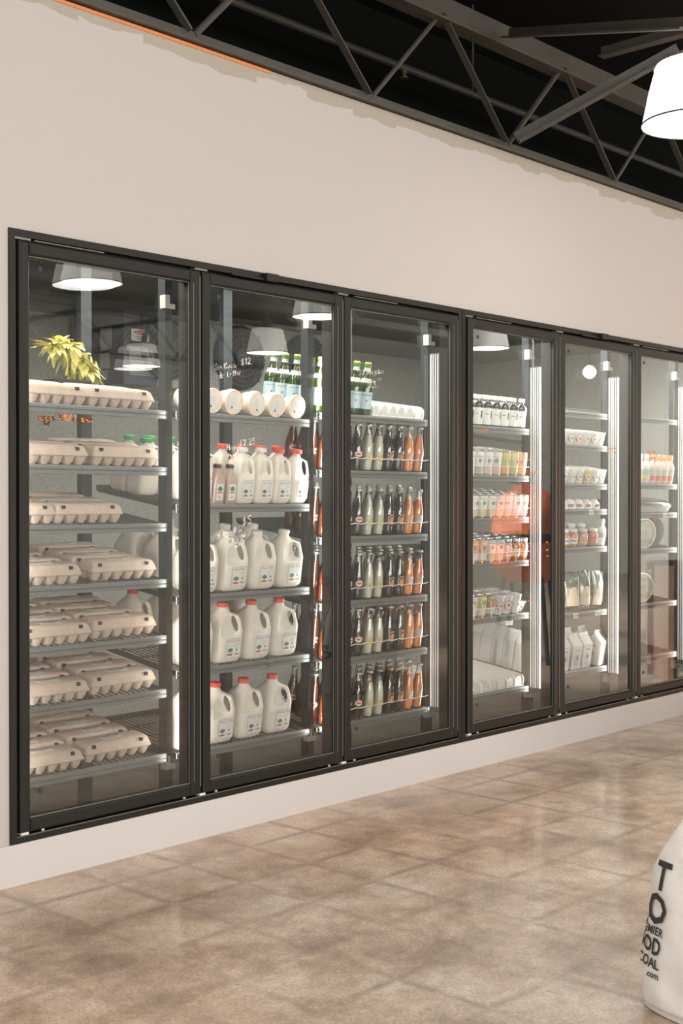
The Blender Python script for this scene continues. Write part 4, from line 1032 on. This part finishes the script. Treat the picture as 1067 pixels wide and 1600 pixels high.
# gable-top cartons
def make_gable(w, d, h, print_):
    r = empty('milk_carton'); hw, hd = w / 2, d / 2
    MB().use('pale' if print_ else 'white').rrect([(hw - .001, hd - .001, 0, .004), (hw, hd, .002, .005), (hw, hd, h, .005)], .005, 2).build('carton_body', r)
    t = MB().use('pale' if print_ else 'white'); zt = h + .045
    t.add([(-hw, -hd, h), (hw, -hd, h), (hw, hd, h), (-hw, hd, h), (-hw, -.003, zt), (hw, -.003, zt), (hw, .003, zt), (-hw, .003, zt), (-hw * .45, 0, zt - .006), (hw * .45, 0, zt - .006)],
          [(0, 1, 5, 4), (2, 3, 7, 6), (0, 4, 8, 3), (4, 7, 8), (7, 3, 8), (1, 2, 9), (2, 6, 9), (6, 5, 9), (5, 1, 9), (4, 5, 6, 7)])
    t.box(-hw, hw, -.0025, .0025, zt, zt + .016); t.build('gable_top', r)
    if print_:
        l = MB()
        for sgn, ax in ((1, 'y'), (1, 'x')):
            def P(u, z, e): return (u, -hd - e, z) if ax == 'y' else (-hw - e, -u, z)
            l.use('greyink').poly([P(u, z, .0006) for u, z in ((-.02, h * .78), (.02, h * .78), (.02, h * .83), (-.02, h * .83))])
            l.use('ppink').poly([P(.020 * math.cos(2 * PI * j / 18), h * .50 + .020 * math.sin(2 * PI * j / 18), .0006) for j in range(18)])
            l.use('pbrown').poly([P(.009 * math.cos(2 * PI * j / 12), h * .49 + .011 * math.sin(2 * PI * j / 12), .0009) for j in range(12)])
            l.use('pblue').poly([P(u, z, .0006) for u, z in ((-.018, h * .18), (.018, h * .18), (.018, h * .22), (-.018, h * .22))])
        l.build('print', r)
    return r
GB = Kind(lambda: make_gable(.092, .092, .132, True)); GW = Kind(lambda: make_gable(.071, .078, .150, False))
for i in range(6):
    GW.put(deck(4, 6, 3.335, .060 + .0745 * i), 'plain white gable carton seen above the lane tray, %s' % ['nearest the post', 'second from the post', 'third from the post', 'fourth from the post', 'fifth from the post', 'rearmost'][i], 'milk carton', 'plain cartons on the bottom shelf', PI / 2, TILT)
p = deck(4, 6, 3.335, .33)
o = GW.put(p, 'grey white carton lying across the tops of the plain cartons', 'milk carton', None, 0, 0)
o.rotation_mode = 'XYZ'; o.rotation_euler = (-PI / 2 + TILT, 0, 0); o.location = (3.335, p[1] - .12, SZ[4][6] + .292)
for i, x in enumerate((3.940, 3.782, 3.680, 3.560)):
    for row in range(2):
        GB.put(deck(4, 6, x - .004 * row, .060 + row * .108), 'pink printed milk carton, %s row, %s, bottom shelf beside the last door' % (RROW[row], ['right', 'middle', 'left', 'frame hidden'][i]), 'milk carton', 'printed milk cartons', [.14, .0, .03, 0][i], TILT)

# ------------------------------------------------------------------ fifth door
for k, pal in ((1, [('pale', 'ppink'), ('pale', 'pbrown'), ('pale', 'ppink'), ('pale', 'pred'), ('pale', 'pbrown'), ('pale', 'ppink')]), (2, [('pale', 'greyink'), ('pale', 'pbrown'), ('pyellow', 'pbrown'), ('pale', 'greyink'), ('pale', 'pgreen'), ('pale', 'pgreen')])):
    for i, (b, a) in enumerate(pal):
        for row in range(2):
            cup(b, a, 'white', h=.080 if k == 2 else .074).put(deck(4, k, (3.945 if k == 1 else 3.958) - .077 * i, .040 + row * .075), '%s cup with %s print, %s row, %s, %s jar door shelf' % (CN[b], {'greyink': 'grey', 'pred': 'red'}.get(a) or CN[a], RROW[row], FROMR[i], ORD[k]), 'cup', 'yogurt cups behind the fifth cooler door', random.uniform(-.2, .2), TILT)
# crumpled white cheese packs
def make_pack():
    r = empty('cheese_pack'); n = 14; rings = []
    for i in range(9):
        t = i / 8; z = .052 * math.sin(PI * min(.999, .08 + t * .5)) ; s = math.cos(t * PI / 2 * .93) ** .5
        rings.append([((.042 * s + .007 * noise.noise((j * 1.1, i * .9, 3))) * math.cos(2 * PI * j / n), (.036 * s + .007 * noise.noise((j * 1.3, i * .8, 9))) * math.sin(2 * PI * j / n), .0 + t * .05) for j in range(n)])
    MB().use('white').loft(rings).build('wrapper', r)
    MB().use('pbrown').wrap(0, .02, .014, .008, .043, -PI / 2 - .5, round_=False).build('sticker', r)
    return r
PK = Kind(make_pack)
for i in range(5):
    PK.put(deck(4, 3, 3.905 - .083 * i, .045), 'crumpled white wrapped cheese pack, %s, on the price tagged shelf' % FROMR[i], 'cheese pack', 'wrapped cheese packs', random.uniform(-1, 1) * .4, TILT)
for i, x in enumerate((3.868, 3.765, 3.665, 3.58)):
    jar(['porange', 'ppink', 'porange', 'porange'][i], 'white', ['pred', 'porange', 'pale', 'pale'][i], h=.098, R=.034).put(deck(4, 4, x, .04), 'squat orange jar with white lid, %s' % ['right of the jars, beside the slim bottle', 'middle of the three jars', 'left of the three jars', 'hidden by the door frame'][i], 'jar', 'squat jars behind the fifth cooler door', random.uniform(-.2, .2), TILT)
    jar('pale', 'white', 'pblue', h=.110, R=.034).put(deck(4, 4, x + .01, .125), 'white jar in the second row behind the orange jars, %s' % FROMR[i], 'jar', 'white jars behind the orange jars', 0, TILT)
def make_slim(body, cap, lab, lab2, h=.150, R=.029):
    r = empty('sauce_bottle')
    MB().use(body).lathe([(R * .88, 0), (R, .004), (R, h * .55), (R * .9, h * .64), (R * .5, h * .75), (R * .42, h * .82)], 20).build('bottle', r, True, 60)
    MB().use(cap).lathe([(R * .48, h * .81), (R * .50, h * .83), (R * .46, h * .98), (R * .36, h)], 18).build('cap', r, True)
    l = MB().use(lab); l.wrap(0, h * .40, R * 1.0, h * .10, R + .0006, -PI / 2 - .35, round_=False); l.use(lab2).wrap(0, h * .20, R * .8, h * .08, R + .0006, -PI / 2 - .35, round_=False); l.build('label', r)
    return r
SL = Kind(lambda: make_slim('pale', 'white', 'greyink', 'pblue')); VG = Kind(lambda: make_slim('ppink', 'porange', 'sage', 'pred', .172, .030)); VW = Kind(lambda: make_slim('pale', 'white', 'sage', 'pyellow', .172, .030))
SL.put(deck(4, 4, 3.955, .035), 'slim white bottle right of the squat orange jars', 'bottle', None, 0, TILT)
# clear bags with a pale label, leaning back
def make_bag(w, h, lab):
    r = empty('food_bag'); n, m = 10, 12; vs = []; fs = []
    for side in (-1, 1):
        o = len(vs)
        for j in range(m + 1):
            for i in range(n + 1):
                u, v = i / n * 2 - 1, j / m; bulge = .034 * (1 - u ** 4) * math.sin(PI * min(1, v * .93 + .07)) ** .6 * (1 - .45 * v) if 0 < v < 1 else 0
                vs.append((u * w / 2 * (1 - .06 * v + .02 * noise.noise((v * 4, side, 1))), side * (bulge + .004 * noise.noise((u * 3, v * 4, side))), v * h))
        for j in range(m):
            for i in range(n):
                q = (o + j * (n + 1) + i, o + j * (n + 1) + i + 1, o + (j + 1) * (n + 1) + i + 1, o + (j + 1) * (n + 1) + i); fs.append(q if side < 0 else tuple(reversed(q)))
    b = MB().use('salad'); b.add(vs, fs); b.build('contents', r, True, 80)
    f = MB().use('film'); f.add([(x * 1.04, y * 1.12 - .001 * (1 if y < 0 else -1), z * 1.03) for x, y, z in vs], fs); f.build('film', r, True, 80)
    l = MB().use('peach'); y = -.041
    l.loft([[(x, yy + .018 * (x / (w * .4)) ** 2, z) for x in (-w * .36, -w * .18, 0, w * .18, w * .36)] + [(x, yy + .002 + .018 * (x / (w * .4)) ** 2, z) for x in (w * .36, w * .18, 0, -w * .18, -w * .36)] for z, yy in ((h * .12, -.0385), (h * .35, -.0395), (h * .62, -.031))])
    l.use(lab).poly([(.012 * math.cos(2 * PI * j / 14), -.0418, h * .40 + .010 * math.sin(2 * PI * j / 14)) for j in range(14)]); l.build('label', r)
    return r
BG = Kind(lambda: make_bag(.105, .205, 'pyellow'))
for i, (x, s, rz) in enumerate(((3.925, .055, -.15), (3.815, .06, -.25), (3.69, .05, -.5))):
    o = BG.put(deck(4, 5, x, s), ['clear food bag with pale label at the right of the three', 'clear food bag with pale label in the middle of three', 'clear food bag with pale label slumped at the left door frame'][i], 'food bag', 'labelled food bags behind the fifth cooler door', rz, TILT + [.0, -.12, -.18][i])
def price_tag(d, k, px, first=[None]):
    p = at(px, 800, .155)
    if first[0] is None:
        b = MB().use('paper').box(-.024, .024, -.0015, 0, -.013, .013); b.use('greyink').box(-.018, .006, -.0018, -.0015, -.004, .003); b.use('greyink').box(.009, .018, -.0018, -.0015, -.006, .006); o = first[0] = b.build('price_tag')
    else:
        o = first[0].copy(); COL.objects.link(o)
    o.location = (p.x, .1555, SZ[d][k] - .016); return o
for d, k, px, lb in ((4, 3, 924, 'white price tag on the rail under the cheese packs'), (4, 5, 900, 'left white price tag under the food bags'), (4, 5, 933.5, 'right white price tag under the food bags'), (5, 2, 1039, 'white price tag on the third shelf of the rightmost door')):
    tag(price_tag(d, k, px), lb, 'price tag', 'price tags on shelf rails')

# ------------------------------------------------------------------ sixth door
for i, x in enumerate((4.733, 4.660, 4.589, 4.520, 4.447, 4.375)):
    (VG if i < 4 else VW).put(deck(5, 1, x, .036), ['orange capped vinegar bottle at the right end of its row', 'second orange capped vinegar bottle from the right', 'third orange capped vinegar bottle from the right', 'orange capped vinegar bottle next to the white bottle', 'white capped pale bottle left of the orange capped ones', 'white capped pale bottle hidden by the door frame'][i], 'bottle', 'vinegar bottles behind the rightmost door', 0, TILT)
def make_tubbox():
    r = empty('grey_container')
    MB().use('grey').rrect([(.20, .07, 0, .03), (.22, .08, .035, .035), (.222, .082, .04, .035)], .03, 5).build('container_body', r, True)
    MB().use('film').rrect([(.222, .082, .041, .035), (.215, .078, .055, .035), (.18, .06, .068, .035)], .03, 5).build('clear_lid', r, True); return r
Kind(make_tubbox).put(deck(5, 2, 4.55, .10), 'low grey tray with clear lid under the vinegar bottle shelf', 'food tray', None, 0, TILT)
def make_wheel(c1, c2):
    r = empty('produce_bag'); n = 24
    def ring(rad, y): return [(rad * math.cos(2 * PI * j / n), y, rad + rad * math.sin(2 * PI * j / n) * 1.0 + .0) for j in range(n)]
    R = .085
    def ring(rad, y): return [(rad * .8 * math.cos(2 * PI * j / n), y, R + rad * math.sin(2 * PI * j / n)) for j in range(n)]
    MB().use(c1).loft([ring(R * .7, -.022), ring(R * .93, -.014), ring(R, 0), ring(R * .95, .02)]).build('pack_body', r, True)
    MB().use(c2).loft([ring(R + .001, -.004), ring(R + .006, -.003), ring(R + .006, .003), ring(R + .001, .004)]).build('pack_rim', r, True); return r
WH = Kind(lambda: make_wheel('salad', 'white'))
for k, x, s in ((3, 4.44, .04), (4, 4.43, .05)):
    WH.put(deck(5, k, x, s), 'round clear pack with white rim on the %s shelf of the rightmost door' % ORD[k], 'food pack', 'round clear packs', -.7, TILT)
BN = Kind(lambda: make_wheel('net', 'net'))
BN.put(deck(5, 3, 4.60, .07), 'dark netted produce pack beside the round clear pack', 'food pack', None, -.5, TILT)

# ------------------------------------------------------------------ evaporator on the cooler ceiling
ev = empty('evaporator', (1.93, 1.9, 1.885)); EW, EH, ED = 1.66, CZ - 1.885 - .012, .48
MB().use('stucco').box(.235, EW, 0, ED, 0, EH).build('casing', ev)
c = MB().use('navy'); c.box(0, .233, -.004, ED, 0, EH - .005); c.build('end_cabinet', ev)
v = MB().use('vent')
for q in range(14): v.box(.035, .205, -.010, -.004, .05 + q * .011, .057 + q * .011)
v.build('vent_grille', ev)
s = MB().use('paper'); s.box(.05, .17, -.008, -.004, .235, .30); s.use('redink'); s.poly([(.11 + .042 * math.cos(2 * PI * j / 18), -.0085, .282 + .011 * math.sin(2 * PI * j / 18)) for j in range(18)])
s.use('ink'); vs, fs = text_mesh(None, 'DANGER', .014, None); mx = max(q[0] for q in vs)
s.use('paper').add([(q[0] - mx / 2 + .11, -.0089, q[1] + .277) for q in vs], fs)
s.use('greyink'); s.box(.075, .145, -.0085, -.008, .257, .262); s.box(.085, .135, -.0085, -.008, .245, .250); s.build('warning_sign', ev)
for y0, z0, w_, h_ in ((.10, .16, .10, .12), (.12, .06, .085, .085), (.14, .0, .05, .05)):
    MB().use('grey').box(-.002, 0, y0, y0 + w_, z0 + .03, z0 + .03 + h_).build('instruction_sheet', ev)
for i, x in enumerate((.28, .83, 1.385)):
    cx, cz = x + .0, EH * .5 - .0; f = MB().use('fan'); n = 40; R = .19 if i else .17
    def ring(rad, y): return [(cx + rad * math.cos(2 * PI * j / n), y, cz + rad * math.sin(2 * PI * j / n)) for j in range(n)]
    f.loft([ring(R, .0), ring(R, -.03), ring(R - .012, -.045)], cap1=False)
    fg = f.build('fan_guard', ev)
    f = MB().use('hole'); f.add([*ring(R - .012, -.004)], [tuple(range(n))]); f.build('fan_opening', fg)
    f = MB().use('fan')
    for rad in (.05, .08, .11, .14, .165):
        if rad < R: f.loft([ring(rad + .003, -.046), ring(rad + .003, -.049), ring(rad - .003, -.049), ring(rad - .003, -.046)], cap0=False, cap1=False)
    for q in range(8): f.bar((cx, -.047, cz), (cx + R * math.cos(q * PI / 4), -.047, cz + R * math.sin(q * PI / 4)), .006, .006)
    f.build('guard_rings', fg)
    h = MB().use('fan'); h.loft([ring(.045, -.052), ring(.045, -.046)]); h.build('hub', fg)
tag(ev, 'blue ended cooling unit with round fan guards under the cooler ceiling', 'cooling unit')

# ------------------------------------------------------------------ charcoal bags
BA, BB, BH = .20, .115, .455
def bag_point(u, z, e=0.0):
    """u: angle round the bag (0 = centre of the printed face, facing local -Y); z height; e lift off the paper"""
    t = z / BH; n = 2.8
    a = BA * (1 - .16 * t - .30 * max(0, (t - .72) / .28) ** 1.6); b = BB * (1 - .55 * max(0, t - .45) / .55) * (.82 + .18 * math.sin(PI * min(1, t * 1.6 + .1)))
    if t > .86: b *= max(.12, 1 - (t - .86) / .14 * .85)
    if t < .04: b *= .9; a *= .98
    c, s = math.sin(u), -math.cos(u)
    rr = 1 / ((abs(c) ** n + abs(s) ** n) ** (1 / n)); x, y = a * rr * c, b * rr * s
    wr = .010 * noise.noise((x * 9, y * 9, z * 8)) + .006 * noise.noise((x * 22, y * 22, z * 17))
    nx, ny = c / a, s / b; l = math.hypot(nx, ny); k = e + wr * (1 if t > .02 else .2)
    return (x + nx / l * k, y + ny / l * k, z)
def make_charcoal():
    r = empty('charcoal_bag'); n, m = 72, 60
    rings = [[bag_point(2 * PI * j / n, BH * i / m) for j in range(n)] for i in range(m + 1)]
    MB().use('bagpaper').loft(rings).build('paper_sack', r, True, 70)
    p = MB().use('soot')
    def word(s, size, zc, sx=1.0, bend=0.0):
        vs, fs = text_mesh(None, s, size, None, size * .028); mx = max(v[0] for v in vs)
        # refine by projecting each vertex on the bag face (arc-length approximated along the face)
        out = []
        for x, z in vs:
            xx = (x - mx) * sx - .085; q = max(-.97, min(.97, xx / (BA * 1.0))); u = math.asin(max(-1, min(1, q))) 
            for _ in range(12):
                px = bag_point(u, min(BH * .98, zc + z))[0]; u += (xx - px) * 3.0; u = max(-1.5, min(1.5, u))
            out.append(bag_point(u, min(BH * .98, zc + z - bend * (xx / .15) ** 2), .0045))
        p.add(out, fs)
    word('T', .09, .305, .9); word('O', .10, .222, .9)
    word('PREMIER', .026, .196, 1.0); word('WOOD', .052, .152, .9); word('COAL', .032, .120, 1.0); word('.com', .022, .097, 1.0)
    p.build('print', r)
    MB().use('white').loft([[(x * .55, y, z) for x, y in ((-BA * .93, -.006), (BA * .93, -.006), (BA * .93, .006), (-BA * .93, .006))] for z in (BH - .02, BH + .012)]).build('stitched_top', r)
    return r
CB = Kind(make_charcoal)
bags = [((.565, -2.19, .002), -1.75, 'white charcoal bag with black lettering at the lower right edge of the photo'),
        ((3.35, -2.05, .002), -.35, 'white charcoal bag mirrored low in the second cooler door'),
        ((4.0, -2.15, .002), -.35, 'white charcoal bag mirrored right of the bottom milk jugs'),
        ((2.30, -3.3, .002), -.25, 'white charcoal bag mirrored low in the first cooler door'),
        ((4.6, -2.5, .002), -.35, 'white charcoal bag furthest right among the mirrored bags')]
for i, (loc, rz, lb) in enumerate(bags):
    o = CB.put(loc, lb, 'charcoal bag', 'white charcoal bags on the floor', rz)
    if i: o.scale = (1.45, 1.45, 1.45)

# ------------------------------------------------------------------ things seen only as reflections
kg = empty('kamado_grill', (6.0, -2.1, .0))
MB().use('kamado').lathe([(.16, .62), (.22, .66), (.275, .78), (.285, .95)], 40).build('grill_base', kg, True)
MB().use('kamado').lathe([(.285, .98), (.28, 1.06), (.25, 1.19), (.18, 1.31), (.09, 1.375), (.05, 1.39)], 40).build('dome_lid', kg, True)
MB().use('blackedge').lathe([(.287, .93), (.292, .935), (.292, .995), (.287, 1.0)], 40).build('band', kg, True)
MB().use('blackedge').lathe([(.05, 1.38), (.055, 1.42), (.045, 1.44)], 20).build('top_vent', kg, True)
for a_ in (0, 1, 2, 3):
    an = a_ * PI / 2 + .4; MB().use('blackedge').tube([(.2 * math.cos(an), .2 * math.sin(an), .72), (.3 * math.cos(an), .3 * math.sin(an), .0)], .018, 8).build('stand_leg', kg, True)
tag(kg, 'round orange red ceramic grill mirrored in the fourth cooler door', 'grill')
wd = empty('wooden_rack', (6.05, -.84, 0), .4)
for i in range(7): MB().use('wood').box(-.26 + i * .075, -.19 + i * .075, -.02, .0, .02, .83).build('slat', wd)
for z in (.1, .7): MB().use('wood').box(-.26, .26, .001, .04, z, z + .07).build('rail', wd)
for x in (-.24, .2): MB().use('wood').box(x, x + .05, .042, .26, 0, .8).build('side_leg', wd)
tag(wd, 'brown wooden slatted rack mirrored low in the rightmost cooler door', 'rack')

# ------------------------------------------------------------------ light
def area(name, loc, target, sx, sy, power, col):
    l = bpy.data.lights.new(name, 'AREA'); l.shape = 'RECTANGLE'; l.size = sx; l.size_y = sy; l.energy = power; l.color = col
    o = bpy.data.objects.new(name, l); COL.objects.link(o); o.location = loc
    o.rotation_euler = (Vector(target) - Vector(loc)).to_track_quat('-Z', 'Y').to_euler(); return o
area('shopfront_daylight', (-1.0, YF + .05, 1.8), (-1.0, 0, 1.4), 12, 2.4, 900, (1.0, .97, .94))
area('side_window_daylight', (XL + .05, -5.5, 1.8), (0, -4.5, 1.2), 9, 2.6, 250, (1.0, .98, .96))
area('shop_overhead_fill', (1.5, -4.3, 3.9), (1.5, -4.3, 0), 13, 6.4, 400, (1.0, .95, .89))  # added broad overhead panel, stands in for unseen pendants
for x, e in zip([.075] + MUL, (5, 5.5, 7, 8, 8, 8, 8)):  # light of the LED strips; the leftmost ones are added fill without a fixture
    for sg in (-1, 1):
        if x < .1 and sg < 0: continue
        l = area('mullion_strip_and_fill_light', (x + sg * .034, .153, 1.12), (x + sg * .034 + sg * 1.6, .153 + 1, 1.12), .035, 1.7, e * (.55 if sg > 0 else .17), (1.0, .97, .92))
        l.data.spread = math.radians(110)
area('far_wall_fill', (11.0, -.35, 2.3), (15.5, -7, 2.8), 6, 2.2, 3200, (1.0, .96, .90))  # added unseen panel by the front wall, brightens far walls mirrored in the glass
area('cooler_top_fill', (1.2, .40, CZ - .03), (1.2, .40, 0), 2.2, .25, 34, (1.0, .97, .92))  # added fill hidden under the cooler ceiling, brightens the goods
area('cooler_top_fill', (3.7, .40, CZ - .03), (3.7, .40, 0), 2.3, .25, 60, (1.0, .98, .94))  # second added fill, stronger behind the right-hand doors

gd = area('grill_fill', (4.9, -3.0, 3.3), (6.0, -2.1, 1.0), .4, .4, 260, (1.0, .95, .88)); gd.data.spread = math.radians(50)  # added lamp without a fixture, brightens the grill for its reflection
w = bpy.data.worlds.new('world'); scene.world = w; w.use_nodes = True
bg = w.node_tree.nodes['Background']; bg.inputs[0].default_value = (.9, .95, 1, 1); bg.inputs[1].default_value = .6

scene.view_settings.view_transform = 'Standard'; scene.view_settings.look = 'None'
scene.view_settings.gamma = 1; scene.view_settings.use_curve_mapping = False
scene.view_settings.exposure = -0.03
scene.cycles.max_bounces = 8; scene.cycles.transparent_max_bounces = 32; scene.cycles.glossy_bounces = 4
scene.cycles.sample_clamp_indirect = 6.0
scene.cycles.use_denoising = True
